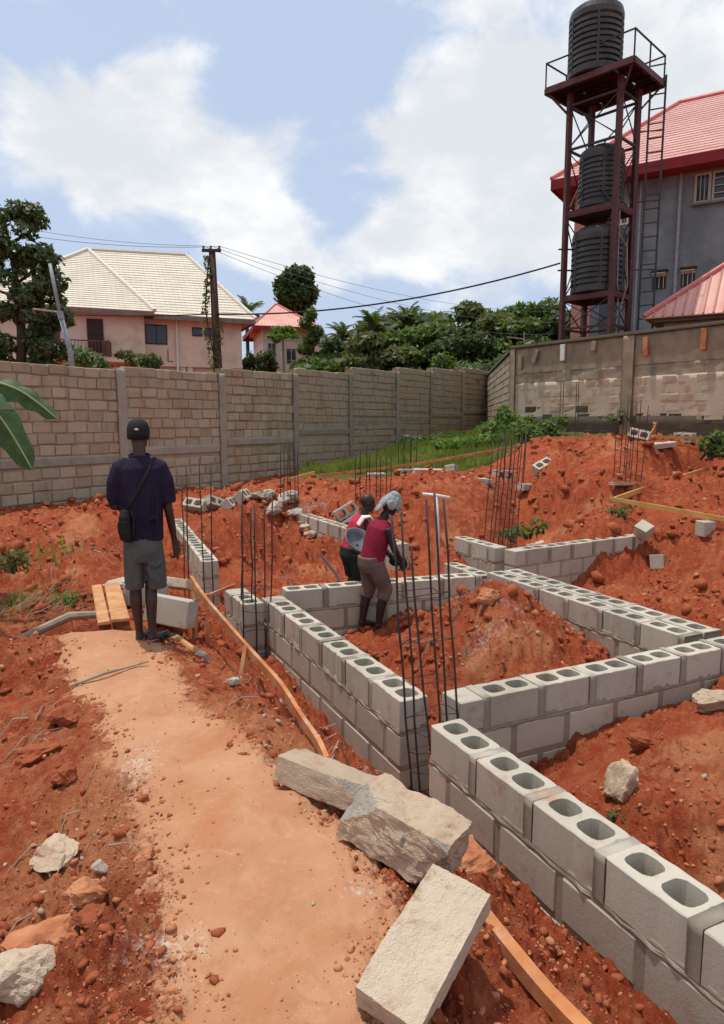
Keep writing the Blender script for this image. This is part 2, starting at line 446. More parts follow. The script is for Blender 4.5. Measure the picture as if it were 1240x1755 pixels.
class MB:
    """collects shapes, then links them as ONE mesh object"""

    def __init__(s):
        s.v = []
        s.f = []
        s.uv = {}

    def add(s, vs, fs):
        o = len(s.v)
        s.v += [tuple(v) for v in vs]
        s.f += [tuple(o + i for i in f) for f in fs]
        return s

    def box(s, c, d, rz=0, M_=None, ch=0):
        x, y, z = d[0] / 2, d[1] / 2, d[2] / 2
        vs = [Vector((sx * x, sy * y, sz * z)) for sz in (-1, 1) for sx, sy in ((-1, -1), (1, -1), (1, 1), (-1, 1))]
        m = Matrix.Translation(c) @ (M_ if M_ is not None else Matrix.Rotation(rz, 4, 'Z'))
        return s.add([m @ v for v in vs], [(3, 2, 1, 0), (4, 5, 6, 7), (0, 1, 5, 4), (1, 2, 6, 5), (2, 3, 7, 6), (3, 0, 4, 7)])

    def bar(s, a, b, w, h=None):
        """rectangular bar from a to b"""
        a, b = Vector(a), Vector(b)
        d = b - a
        q = d.to_track_quat('X', 'Z').to_matrix().to_4x4()
        return s.box((a + b) / 2, (d.length, w, h or w), M_=q)

    def sweep(s, pts, rad, n=8, cap=True, squash=None, up=None):
        """tube through pts; rad: number or list of r or (rx, ry)"""
        pts = [Vector(p) for p in pts]
        N = len(pts)
        if not isinstance(rad, (list, tuple)):
            rad = [rad] * N
        o = len(s.v)
        ref = Vector(up) if up else None
        side = None
        for i, p in enumerate(pts):
            t = (pts[min(i + 1, N - 1)] - pts[max(i - 1, 0)]).normalized()
            if ref is not None:
                sd = ref - t * ref.dot(t)
            elif side is None:
                r0 = Vector((1, 0, 0)) if abs(t.x) < .9 else Vector((0, 1, 0))
                sd = r0 - t * r0.dot(t)
            else:
                sd = side - t * side.dot(t)
            side = sd.normalized()
            oth = t.cross(side)
            r = rad[i]
            rx, ry = r if isinstance(r, (list, tuple)) else (r, r)
            for k in range(n):
                a = 2 * math.pi * k / n
                s.v.append(tuple(p + side * (rx * math.cos(a)) + oth * (ry * math.sin(a))))
        for i in range(N - 1):
            for k in range(n):
                k2 = (k + 1) % n
                s.f.append((o + i * n + k, o + i * n + k2, o + (i + 1) * n + k2, o + (i + 1) * n + k))
        if cap:
            s.f.append(tuple(o + k for k in reversed(range(n))))
            s.f.append(tuple(o + (N - 1) * n + k for k in range(n)))
        return s

    def ball(s, c, r, n=10, m=7, M_=None):
        rx, ry, rz = r if isinstance(r, (list, tuple)) else (r, r, r)
        o = len(s.v)
        mm = M_ or Matrix.Identity(4)
        c = Vector(c)
        s.v.append(tuple(c + mm @ Vector((0, 0, -rz))))
        for i in range(1, m):
            ph = -math.pi / 2 + math.pi * i / m
            for k in range(n):
                a = 2 * math.pi * k / n
                s.v.append(tuple(c + mm @ Vector((rx * math.cos(ph) * math.cos(a), ry * math.cos(ph) * math.sin(a), rz * math.sin(ph)))))
        s.v.append(tuple(c + mm @ Vector((0, 0, rz))))
        top = len(s.v) - 1
        for k in range(n):
            k2 = (k + 1) % n
            s.f.append((o, o + 1 + k2, o + 1 + k))
            for i in range(m - 2):
                b = o + 1 + i * n
                s.f.append((b + k, b + k2, b + n + k2, b + n + k))
            b = o + 1 + (m - 2) * n
            s.f.append((b + k, b + k2, top))
        return s

    def mesh(s, name, mat, smooth=False):
        me = bpy.data.meshes.new(name)
        me.from_pydata(s.v, [], s.f)
        if mat:
            me.materials.append(mat)
        if smooth:
            me.polygons.foreach_set('use_smooth', np.ones(len(me.polygons), dtype=bool))
        me.update()
        return me

    def build(s, name, mat, parent=None, smooth=False, loc=(0, 0, 0), rot=(0, 0, 0)):
        return link(name, s.mesh(name, mat, smooth), parent, loc, rot)


def dup(o, parent=None):
    c = o.copy()
    COL.objects.link(c)
    c.parent = parent
    for ch in list(o.children):
        dup(ch, c)
    return c


# ------------------------------------------------------------------ noise


def h2(ix, iy, s):
    n = (ix.astype(np.int64) * 374761393 + iy.astype(np.int64) * 668265263 + s * 2147483647) & 0xffffffff
    n = ((n ^ (n >> 13)) * 1274126177) & 0xffffffff
    return ((n ^ (n >> 16)) & 0xffff) / 65535.0


def vn(x, y, s=0):
    ix, iy = np.floor(x), np.floor(y)
    fx, fy = x - ix, y - iy
    fx, fy = fx * fx * (3 - 2 * fx), fy * fy * (3 - 2 * fy)
    a, b, c, d = h2(ix, iy, s), h2(ix + 1, iy, s), h2(ix, iy + 1, s), h2(ix + 1, iy + 1, s)
    return (a + (b - a) * fx) * (1 - fy) + (c + (d - c) * fx) * fy - .5


def fbm(x, y, f, o=4, s=0, g=.5):
    r, a = 0, 1
    for i in range(o):
        ca, sa = math.cos(i * 1.1 + .4), math.sin(i * 1.1 + .4)
        r = r + a * vn((x * ca - y * sa) * f + 17 * i, (x * sa + y * ca) * f - 9 * i, s + i)
        f *= 2.03
        a *= g
    return r


def lumps(x, y, f, s=0):
    """soil lumps: rounded bumps of random height round scattered points"""
    x, y = x * f, y * f
    ix, iy = np.floor(x), np.floor(y)
    best = np.zeros_like(x)
    for dx in (-1, 0, 1):
        for dy in (-1, 0, 1):
            jx, jy = ix + dx, iy + dy
            px, py = jx + .15 + .7 * h2(jx, jy, s), jy + .15 + .7 * h2(jx, jy, s + 5)
            rr = .3 + .38 * h2(jx, jy, s + 9)
            e = .7 + .6 * h2(jx, jy, s + 11)
            d = np.sqrt(((x - px) * e) ** 2 + ((y - py) / e) ** 2) / rr
            best = np.maximum(best, np.sqrt(np.clip(1 - d ** 1.6, 0, 1)) * rr * 1.6)
    return best


# ------------------------------------------------------------------ ground
CP = np.array([(-1.74,5.31,0.00),(-0.30,2.02,0.00),(-0.82,2.82,0.00),(-2.08,5.54,0.00),(-0.60,3.35,0.00),(-0.17,2.36,0.00),(-1.05,4.09,0.00),(-0.04,1.98,0.00),(-2.19,4.99,-0.01),(-2.53,4.87,-0.10),(-2.04,3.94,-0.12),(-1.61,3.05,-0.14),(-1.18,2.27,-0.12),(-0.84,2.15,-0.02),(-1.62,3.79,-0.05),(-0.87,4.46,-0.03),(-0.49,3.89,-0.06),(-0.05,2.90,-0.02),(0.21,2.28,-0.03),(0.22,4.35,-0.76),(0.46,3.87,-0.72),(0.69,3.40,-0.66),(0.90,2.96,-0.64),(1.08,2.58,-0.58),(-0.12,5.10,-0.74),(-0.56,6.00,-0.72),(-1.05,7.02,-0.74),(0.00,7.43,-0.62),(0.58,6.58,-0.50),(1.50,6.90,0.05),(0.92,5.79,-0.55),(0.58,8.27,-0.55),(2.05,6.91,-0.30),(2.47,6.55,-0.55),(1.05,6.01,-0.20),(2.04,6.09,-0.50),(0.99,7.55,-0.35),(2.91,7.07,-0.60),(-0.26,6.98,-0.66),(2.22,5.74,-0.60),(1.41,4.24,-0.62),(2.51,4.80,-0.34),(1.59,3.64,-0.50),(1.84,3.42,-0.50),(1.94,4.09,-0.38),(1.43,3.84,-0.62),(1.65,3.02,-0.85),(1.91,2.26,-0.85),(2.95,3.09,-0.42),(3.41,4.43,-0.30),(4.95,8.7,-.15),(3.49,6.82,-0.12),(3.87,9.72,-0.60),(4.3,8.8,-.52),(4.2,9.6,-.74),(4.9,10.2,-.6),(3.6,8.4,-.66),(5.3,9.6,-.25),(3.00,10.51,-0.65),(2.81,11.40,-0.65),(4.44,10.51,-0.65),(3.29,13.70,-0.35),(3.82,13.13,-0.15),(2.36,11.92,-0.60),(1.44,11.92,-0.60),(-1.75,13.7,-.45),(-1.15,12.7,-.55),(-.55,11.6,-.62),(0.0,10.6,-.64),(-2.45,9.2,-.6),(-2.9,10.4,-.55),(-3.4,11.6,-.5),(-1.75,9.7,-.5),(-2.15,10.6,-.35),(1.55,13.00,0.32),(0.97,14.20,0.43),(0.25,14.50,0.46),(2.38,14.00,0.45),(0.98,11.40,-0.00),(5.30,10.50,0.13),(4.33,11.50,0.08),(3.58,11.00,0.06),(5.23,12.00,0.22),(5.93,16.00,1.32),(4.93,18.00,1.20),(5.69,14.00,0.80),(4.26,13.20,0.52),(3.69,14.50,0.53),(7.71,15.50,1.10),(6.79,14.30,0.78),(6.51,13.00,0.54),(5.46,17.00,1.04),(3.64,16.50,0.64),(8.29,16.70,1.30),(6.86,18.50,1.37),(5.07,21.50,1.44),(-1.66,9.57,-0.65),(-1.20,9.93,-0.65),(-0.68,9.80,-0.62),(-1.98,11.60,0.24),(-2.30,11.20,0.12),(-1.73,11.15,-0.45),(-0.82,11.97,-0.40),(-1.77,8.82,-0.70),(-2.25,8.93,-0.65),(-0.18,10.38,-0.62),(-1.91,14.00,-0.03),(-1.15,15.00,0.10),(-0.36,14.00,0.09),(-3.53,14.50,-0.03),(-2.72,14.50,0.03),(-4.23,15.50,0.05),(-2.75,18.00,0.11),(-2.60,9.37,-0.60),(-2.81,8.79,-0.30),(-3.33,9.19,-0.15),(-3.47,7.71,-0.12),(-3.94,7.83,-0.15),(-4.51,9.35,-0.10),(-4.61,11.00,0.30),(-5.37,11.20,0.08),(-6.84,13.60,0.02),(-4.95,13.80,0.05),(-3.71,9.36,-0.02),(-3.21,7.36,-0.12),(3.0,9.85,-.78),(3.8,10.3,-.78),(4.6,10.75,-.74),(3.5,9.1,-.55),(.10,4.65,-.78),(.62,4.0,-.78),(.95,3.3,-.72),(1.2,2.75,-.66),(1.45,2.2,-.6),(-.25,5.35,-.76),(-.75,6.4,-.72),(-2.5,5.5,-.01),(-3.0,5.5,-.04),(-3.90,11.38,0.00),(-1.78,6.35,-0.25),(-1.46,6.15,-0.30),(-1.15,5.97,-0.35),(-1.98,7.08,-0.35),(-7.01,13.93,-0.02),(-5.63,16.04,-0.01),(-3.84,18.80,0.01),(-2.08,21.50,0.19),(-0.31,24.24,0.50),(1.36,26.80,0.71),(2.90,29.18,0.92),(5.98,33.90,1.50),(0.34,20.00,0.41),(1.78,21.00,0.70),(3.10,23.00,0.99),(4.45,24.00,1.26),(-0.97,19.00,0.24),(2.82,18.50,0.59),(1.19,17.50,0.40),(-12.00,20.00,0.00),(-14.00,6.00,-0.10),(-9.00,9.00,-0.10),(-8.00,3.00,-0.15),(-4.00,1.50,-0.15),(0.00,-1.00,0.00),(-1.00,0.00,0.00),(3.00,-2.00,-0.20),(4.00,1.00,-0.35),(7.00,3.00,-0.30),(8.00,7.00,-0.20),(9.00,12.00,0.20),(13.00,12.00,0.80),(-6.00,28.00,0.00),(0.00,38.00,1.00),(10.00,26.00,1.60),(12.00,20.00,1.60),(8.00,34.00,2.00),(20.00,10.00,1.00),(-20.00,0.00,0.00),(0.00,-15.00,0.00),(20.00,-8.00,0.00)])
_A = np.sqrt(((CP[:, None, :2] - CP[None, :, :2]) ** 2).sum(-1) + .12)
_A += np.eye(len(CP)) * -.012
_w = np.linalg.solve(np.block([[_A, np.ones((len(CP), 1))], [np.ones((1, len(CP))), np.zeros((1, 1))]]), np.append(CP[:, 2], 0))
PE = np.array([(5.75, -2.62, -1.70), (5.10, -2.37, -1.43), (4.60, -2.05, -1.22), (4.09, -1.71, -1.02), (3.69, -1.50, -0.70), (3.35, -1.31, -0.46), (3.06, -1.15, -0.18), (2.61, -0.93, 0.10), (2.27, -0.75, 0.22), (2.00, -0.60, 0.02), (1.0, -.5, .2), (-3, -.6, .5)])[::-1]


def sstep(a, b, x):
    t = np.clip((x - a) / (b - a), 0, 1)
    return t * t * (3 - 2 * t)


def path_mask(x, y):
    l = np.interp(y, PE[:, 0], PE[:, 1])
    r = np.interp(y, PE[:, 0], PE[:, 2])
    w = .16 * fbm(x, y, 2.3, 4, 31)
    d = np.minimum(x - l, r - x) + w
    return sstep(-.22, .26, d) * sstep(6.0, 5.62, y + .5 * w) 


def blob(x, y, cx, cy, rx, ry, ang=0):
    ca, sa = math.cos(ang), math.sin(ang)
    u, v = (x - cx) * ca + (y - cy) * sa, -(x - cx) * sa + (y - cy) * ca
    return np.exp(-((u / rx) ** 2 + (v / ry) ** 2))


FO = (-6.957, 14.0)
FD = (math.sin(R(33)), math.cos(R(33)))


def fence_td(x, y):
    u, v = x - FO[0], y - FO[1]
    return u * FD[0] + v * FD[1], u * FD[1] - v * FD[0]      # along, distance on the camera's side


def grass_mask(x, y):
    t, d = fence_td(x, y)
    q = y - (16.5 + .27 * (x + 1)) + .9 * fbm(x, y, .7, 3, 77)
    g = sstep(3.5, 9, t) * sstep(25.5, 24, t) * sstep(-.1, .9, d + .5 * fbm(x, y, .9, 3, 78) - .25) * sstep(0, .5, q)
    g2 = blob(x, y, -3.7, 6.6, .5, .4) * .35 + blob(x, y, 3.0, 12.2, .5, .4) * .5 + blob(x, y, -4.3, 9.2, .5, .4) * .2
    return np.clip(g + g2, 0, 1)


def ground(x, y, detail=True):
    x = np.asarray(x, dtype=np.float64)
    y = np.asarray(y, dtype=np.float64)
    z = np.full(x.shape, _w[-1])
    for i in range(len(CP)):
        z = z + _w[i] * np.sqrt((x - CP[i, 0]) ** 2 + (y - CP[i, 1]) ** 2 + .12)
    r = np.hypot(x, y)
    z = np.clip(z, -1.1, 2.2)
    far = sstep(36, 60, r)
    z = z * (1 - far) + 1.0 * far
    pm = path_mask(x, y)
    # the drain the planks bridge
    dr = blob(x, y, -2.52, 5.80, .36, .11, .12) ** .6
    z = z - .5 * dr
    if detail:
        rough = (1 - pm)
        gm = grass_mask(x, y)
        k = rough * (1 - .6 * gm) * sstep(70, 20, r) * (1 + .55 * sstep(7, 11, r))
        z = z - .42 * blob(x, y, 3.05, 12.35, .75, .35, .35) - .40 * blob(x, y, 7.0, 14.6, 1.2, .4, .5) - .25 * blob(x, y, 3.9, 13.9, .3, 1.1, -.3) + .34 * blob(x, y, 5.3, 15.2, 1.0, .6) + .35 * blob(x, y, 5.5, 14.0, .9, .6) - .45 * blob(x, y, 3.25, 14.2, .38, 1.3, -.25) - .45 * blob(x, y, 5.2, 16.7, .22, .6) - .45 * blob(x, y, 7.0, 15.0, 1.0, .32, .5) - .3 * blob(x, y, 4.7, 12.6, .9, .28, -.1) + .30 * blob(x, y, 4.4, 17.4, .9, .6) - .35 * blob(x, y, 6.6, 14.2, .9, .35, .5) - .25 * blob(x, y, 3.4, 14.6, .35, .9, -.2) + .16 * blob(x, y, 1.2, 13.3, 1.2, .6)
        z = z - k * .085 + rough * .10 * fbm(x, y, .8, 3, 3) * sstep(60, 20, r)
        z = z + k * (.075 * np.abs(fbm(x, y, 2.6, 5, 11, .6)) + .02 * fbm(x, y, 9, 4, 14, .65))
        patch = sstep(-.12, .15, fbm(x, y, 1.1, 3, 41))
        z = z + k * patch * (.070 * lumps(x, y, 4.2, 51) + .055 * lumps(x + 3.3, y - 1.7, 9.5, 61) + .030 * lumps(x, y, 21, 71) + .014 * lumps(x, y, 44, 75))
        z = z + k * (1 - patch) * (.026 * lumps(x + 1.3, y, 13, 81) + .014 * lumps(x, y + .7, 31, 85) + .03 * np.abs(fbm(x, y * 1.8, 4, 4, 88)))
        z = z + pm * (.024 * fbm(x, y, 1.6, 3, 21) + .008 * fbm(x, y, 9, 4, 23) - .016 * sstep(.62, .95, lumps(x + .4, y, 3.1, 29)))
    return z


def gz(x, y):
    return float(ground(np.array([x]), np.array([y]))[0])


def gzs(x, y):
    return float(ground(np.array([x]), np.array([y]), False)[0])


def build_ground():
    th = np.concatenate([np.linspace(-48, 48, 760), np.linspace(48, 312, 72)[1:-1]])
    rr = np.concatenate([[.02, .3, .6], np.geomspace(.9, 48, 640), np.geomspace(48, 700, 16)[1:]])
    T, Q = np.meshgrid(np.radians(th), rr)
    X, Y = (Q * np.sin(T)).ravel(), (Q * np.cos(T)).ravel()
    Zg = ground(X, Y)
    nt, nr = len(th), len(rr)
    i = np.arange(nr - 1)[:, None] * nt
    j = np.arange(nt)[None, :]
    j2 = (j + 1) % nt
    F = np.stack([i + j, i + nt + j, i + nt + j2, i + j2], -1).reshape(-1, 4)[:, ::-1]
    me = npmesh('ground', np.stack([X, Y, Zg], -1), F, M['soil'], True)
    pm = path_mask(X, Y)
    pm = np.maximum(pm, sstep(.3, .8, blob(X, Y, -2.2, 5.75, .3, .3) * .9)) * (1 - sstep(.35, .7, blob(X, Y, -2.52, 5.80, .36, .11, .12) ** .6))
    tan = np.zeros_like(X)
    for b in ((-4.45, 10.6, .45, 1.5, .2), (-4.0, 8.4, .9, .35, .1), (-3.2, 9.6, .3, .9, .3), (3.0, 11.9, .5, .9, .4), (3.6, 13.4, .25, .9, .5), (-1.4, 12.6, .8, .5, 0),
              (1.2, 5.9, .8, .35, .4), (2.6, 3.4, 1.3, 1.1, 0), (2.2, 4.0, .8, .5, 0), (4.6, 12.6, 1.0, .2, -.5), (1.5, 12.2, .6, .5, 0), (-.8, 11.1, .6, .4, 0), (5.5, 14.6, 1, .4, .3)):
        tan = np.maximum(tan, blob(X, Y, *b))
    tan = np.maximum(tan * (.55 + 1.2 * np.abs(fbm(X, Y, 2.1, 4, 95))), .5 * sstep(.08, .3, fbm(X, Y, .9, 3, 91)))
    tan = np.maximum(tan, .85 * blob(X, Y, -1.15, 3.0, .6, 1.4) + .75 * blob(X, Y, -.3, 3.4, .45, 1.0, .45))
    cem = np.zeros_like(X)
    for b in ((-.85, 4.75, .22, .16, 0), (-.62, 5.15, .25, .12, .3), (-.30, 4.55, .28, .2, .6), (.05, 4.15, .18, .18, .5), (1.15, 6.0, .45, .2, .3), (1.4, 6.35, .4, .2, .2), (-1.15, 3.35, .2, .5, .2),
              (-.65, 2.05, .3, .2, 0), (-.4, 3.35, .2, .15, 0), (-1.0, 14.3, 1.0, .5, 0), (.0, 2.35, .12, .12, 0), (-3.1, 7.9, .9, .12, .15), (-1.0, 5.3, .3, .12, -.5)):
        cem = np.maximum(cem, .58 * blob(X, Y, *b))
    for nm, v in (('path', pm), ('tan', tan), ('cement', cem), ('grass', grass_mask(X, Y))):
        a = me.attributes.new(nm, 'FLOAT', 'POINT')
        a.data.foreach_set('value', v.astype(np.float32))
    tag(link('ground', me), 'bare red laterite soil with a trodden tan path and heaps', kind='structure')


build_ground()

# ------------------------------------------------------------------ blocks


def rough_ring(w, h, nx, ny, jit, rnd_, corner=.012):
    """points round a rectangle w x h with worn corners and slightly uneven edges"""
    P = []
    for (x0, y0, x1, y1, n) in ((-w / 2, -h / 2, w / 2, -h / 2, nx), (w / 2, -h / 2, w / 2, h / 2, ny), (w / 2, h / 2, -w / 2, h / 2, nx), (-w / 2, h / 2, -w / 2, -h / 2, ny)):
        for i in range(n):
            t = i / n
            if i == 0:
                t = corner / math.hypot(x1 - x0, y1 - y0)
            P.append((x0 + (x1 - x0) * t + rnd_.uniform(-jit, jit), y0 + (y1 - y0) * t + rnd_.uniform(-jit, jit)))
        t = 1 - corner / math.hypot(x1 - x0, y1 - y0)
        P.append((x0 + (x1 - x0) * t, y0 + (y1 - y0) * t))
    return P


def hollow_block_mesh(seed, L=.45, T=.228, Hh=.216, mat='block'):
    r_ = random.Random(seed)
    bm = bmesh.new()
    rings = []
    out = rough_ring(L, T, 9, 5, .003, r_)
    out = [(x * (1 - r_.choice((0, 0, 0, 0, 0, 0, 0, 0, .02, .045))), y * (1 - r_.choice((0, 0, 0, 0, 0, 0, .03, .06)))) for x, y in out]
    holes = []
    for cx in (-.103, .103):
        hp = []
        hw, hh = .079 + r_.uniform(-.004, .004), .069 + r_.uniform(-.004, .004)
        for k in range(16):
            a = 2 * math.pi * k / 16
            ca, sa = math.cos(a), math.sin(a)
            e = .62
            hp.append((cx + hw * math.copysign(abs(ca) ** e, ca) + r_.uniform(-.002, .002), hh * math.copysign(abs(sa) ** e, sa) + r_.uniform(-.002, .002)))
        holes.append(hp)

    def ring(P, z, s=1.0, c=(0, 0)):
        return [bm.verts.new((c[0] + (x - c[0]) * s, c[1] + (y - c[1]) * s, z)) for x, y in P]

    def wall(a, b, flip=False):
        n = len(a)
        for i in range(n):
            f = (a[i], a[(i + 1) % n], b[(i + 1) % n], b[i])
            bm.faces.new(f[::-1] if flip else f)
    o0, o1 = ring(out, -Hh / 2), ring(out, Hh / 2 - .005)
    o2 = [bm.verts.new((x * (1 - .007 / (L / 2)), y * (1 - .006 / (T / 2)), Hh / 2 + r_.uniform(-.002, .0015))) for x, y in out]
    wall(o0, o1)
    wall(o1, o2)
    edges = []
    for hp in holes:
        a, b = ring(hp, Hh / 2 + r_.uniform(-.001, .001)), ring(hp, -Hh / 2, .93, (sum(p[0] for p in hp) / 16, 0))
        wall(a, b, True)
        bm.edges.ensure_lookup_table()
        edges += [bm.edges.get((a[i], a[(i + 1) % 16])) for i in range(16)]
    edges += [bm.edges.get((o2[i], o2[(i + 1) % len(o2)])) for i in range(len(o2))]
    bmesh.ops.triangle_fill(bm, use_beauty=True, edges=edges)
    bmesh.ops.recalc_face_normals(bm, faces=bm.faces)
    me = bpy.data.meshes.new('hollow_block')
    bm.to_mesh(me)
    bm.free()
    me.materials.append(M[mat])
    return me


def solid_block_mesh(seed, L, T, Hh, mat, jit=.003, ch=.008):
    """box with chamfered, slightly uneven edges; origin at the middle"""
    r_ = random.Random(seed)
    V, F = [], []
    for z, i in ((-Hh / 2, ch), (-Hh / 2 + ch, 0), (Hh / 2 - ch, 0), (Hh / 2, ch)):
        l, t = L / 2 - i, T / 2 - i
        for x, y in ((-l + ch, -t), (l - ch, -t), (l, -t + ch), (l, t - ch), (l - ch, t), (-l + ch, t), (-l, t - ch), (-l, -t + ch)):
            V.append((x + r_.uniform(-jit, jit), y + r_.uniform(-jit, jit) * .6, z + r_.uniform(-jit, jit)))
    for k in range(3):
        for j in range(8):
            j2 = (j + 1) % 8
            F.append((k * 8 + j, k * 8 + j2, k * 8 + 8 + j2, k * 8 + 8 + j))
    F.append(tuple(reversed(range(8))))
    F.append(tuple(range(24, 32)))
    me = bpy.data.meshes.new('block')
    me.from_pydata(V, [], F)
    me.materials.append(M[mat])
    me.update()
    return me


def rough_slab(nx, nz, L, Hh, T, amp, seed, mat, f=9, name='mortar'):
    """upright slab L x T x Hh whose two big faces and top carry uneven relief; origin at lower near corner"""
    xs = np.linspace(0, L, nx + 1)
    zs = np.linspace(0, Hh, nz + 1)
    X, Zz = np.meshgrid(xs, zs)
    n = fbm(X * 1.0 + seed * 3.1, Zz + seed, f, 4, seed)
    V, F = [], []
    for y0, sg in ((0, -1), (T, 1)):
        Y = y0 + sg * amp * n
        V.append(np.stack([X, Y, Zz], -1).reshape(-1, 3))
    V = np.concatenate(V)
    m = (nx + 1) * (nz + 1)
    i = np.arange(nz)[:, None] * (nx + 1)
    j = np.arange(nx)[None, :]
    a = (i + j).ravel()
    b = a + 1
    c = b + nx + 1
    d = a + nx + 1
    F = [np.stack([a, b, c, d], -1), np.stack([a, d, c, b], -1) + m]
    t = nz * (nx + 1) + np.arange(nx)
    F.append(np.stack([t, t + 1, t + 1 + m, t + m], -1))
    for k in (0, nx):
        e = np.arange(nz) * (nx + 1) + k
        q = np.stack([e, e + nx + 1, e + nx + 1 + m, e + m], -1)
        F.append(q if k else q[:, ::-1])
    return npmesh(name, V, np.concatenate(F), M[mat])


def chunkcap(seed):
    """mortar piece in the paler block colour, finishing an upright joint on top"""
    me = rough_slab(3, 2, .062, .028, .222, .006, 600 + seed, 'block', 14, 'mortar_top')
    V = np.empty(len(me.vertices) * 3, dtype=np.float32)
    me.vertices.foreach_get('co', V)
    V = V.reshape(-1, 3) - np.array([.031, .111, .014], dtype=np.float32)
    me.vertices.foreach_set('co', V.ravel())
    me.update()
    return me


HB = [hollow_block_mesh(100 + i) for i in range(5)]
SB = [solid_block_mesh(200 + i, .45, .232, .213, 'block', .0025, .006) for i in range(5)]
SBH = [solid_block_mesh(220 + i, .21, .232, .213, 'block', .0025, .006) for i in range(3)]
CAPS = [chunkcap(i) for i in range(4)]
PITCH, CRS = .48, .252
D1 = (-.435, .900)
D2 = (.900, .435)


def uv(u, v):
    return (u * D1[0] + v * D2[0], u * D1[1] + v * D2[1])


def foundation_wall(label, start, dirv, L, side, ztop=-.14, courses=4, off=0.0, rows=1, T=.235, group='hollow block foundation walls'):
    """start: foot of the visible face line; the wall runs along dirv and its thickness lies on the given side (+1 left, -1 right)"""
    r_ = random.Random(label)
    az = math.atan2(dirv[1], dirv[0])
    t = thing('foundation_wall', label, 'wall', (start[0], start[1], ztop), (0, 0, az), group)
    for row in range(rows):
        yc = side * (T / 2 + row * (T + .02))
        for c in range(courses):
            zc = -.1125 - c * CRS
            x = -PITCH / 2 * ((c + (1 if off else 0)) % 2)
            while x < L - .03:
                x0, x1 = max(x, 0), min(x + PITCH - .048, L)
                w = x1 - x0
                if w > .08:
                    full = w > .36
                    me = r_.choice(HB) if (c == 0 and full) else r_.choice(SB if full else SBH)
                    o = link('block', me, t, ((x0 + x1) / 2, yc + r_.uniform(-.002, .002), zc + r_.uniform(-.003, .003)), (0, r_.uniform(-.006, .006), r_.uniform(-.006, .006)))
                    if me in SB or me in HB:
                        o.scale.x = w / .45
                    else:
                        o.scale.x = w / .21
                    if c == 0:                       # mortar in the upright joint, a little lower than the block
                        m = rough_slab(2, 6, .066, .221 + r_.uniform(-.012, .006), T - .004, .0035, r_.randrange(99), 'mortar')
                        if x1 < L - .05:
                            link('mortar', m, t, (x1 - .008, yc - T / 2 + .002, zc - .1125))
                            link('mortar_top', r_.choice(CAPS), t, (x1 + .024, yc, zc + .094 + r_.uniform(-.006, .006)), (r_.uniform(-.03, .03), r_.uniform(-.04, .04), 0))
                x += PITCH
        core = rough_slab(int(L * 14), int(courses * 10), L - .006, (courses - 1) * CRS + .024, T - .014, .003, r_.randrange(99), 'mortar', 11)
        link('mortar', core, t, (.003, yc - (T - .014) / 2, -.1125 - .1125 - (courses - 1) * CRS))
        bd = MB()                                    # squeezed-out bead of mortar under the top course
        for sgn in (-1, 1):
            pts = []
            x = .01
            while x < L:
                pts.append((x, yc + sgn * (T / 2 - .008 + r_.uniform(-.004, .006)), -.239 + r_.uniform(-.007, .007)))
                x += .055
            if len(pts) > 1:
                bd.sweep(pts, [(.003 + r_.random() ** 2 * .011, .008 + r_.random() * .014) for _ in pts], 6)
        bd.build('mortar', M['mortar'], t)
    return t


foundation_wall('long grey hollow block wall from the front rebar column back to the far corner column', uv(3.86, 2.15), D1, 3.06, -1)
foundation_wall('nearest grey block wall running out of the lower right corner with wide open hollow cores', uv(3.47, 2.14), (-D1[0], -D1[1]), 3.84, 1)
foundation_wall('block wall crossing in front of the red mound, joining the front rebar column', uv(3.66, 2.50), D2, 3.9, 1, off=1)
w2 = Vector((1.49 + .84, 8.22 - 7.43)).normalized()
foundation_wall('block wall behind the red mound on which the worker stands', (-.84, 7.43), w2, 2.46, 1)
foundation_wall('double width block wall with four cores abreast along the right of the mound', uv(6.9, 5.06), (-D1[0], -D1[1]), 2.95, 1, rows=2)
w7 = Vector((4.72 - 2.43, 11.27 - 9.91)).normalized()
foundation_wall('block wall past the double wall with the tilted broken block on its right end', (2.22, 9.79), w7, 2.86, 1, off=1)
foundation_wall('short stub of block wall left of the tall rebar column', uv(9.3, 6.15), (-D1[0], -D1[1]), 1.1, 1, courses=3)
foundation_wall('low stub of block wall one course lower than its neighbours', (1.22, 10.15), (-D1[0], -D1[1]), 1.0, 1, ztop=-.39, courses=3)
w8 = Vector((2.05, -3.97)).normalized()
foundation_wall('far block wall running from the white rubble down to the two workers', (-1.5, 14.27), w8, 4.4, 1)
w6 = Vector((-3.39 + 2.15, 12.31 - 9.05)).normalized()
foundation_wall('block wall beside the standing man with a plain end face of three courses', (-2.15, 9.05), w6, 4.4, -1)
foundation_wall('short block stub left of the long wall behind the corner rebar', uv(6.72, 1.885), D1, .72, -1)

# ------------------------------------------------------------------ boundary walls


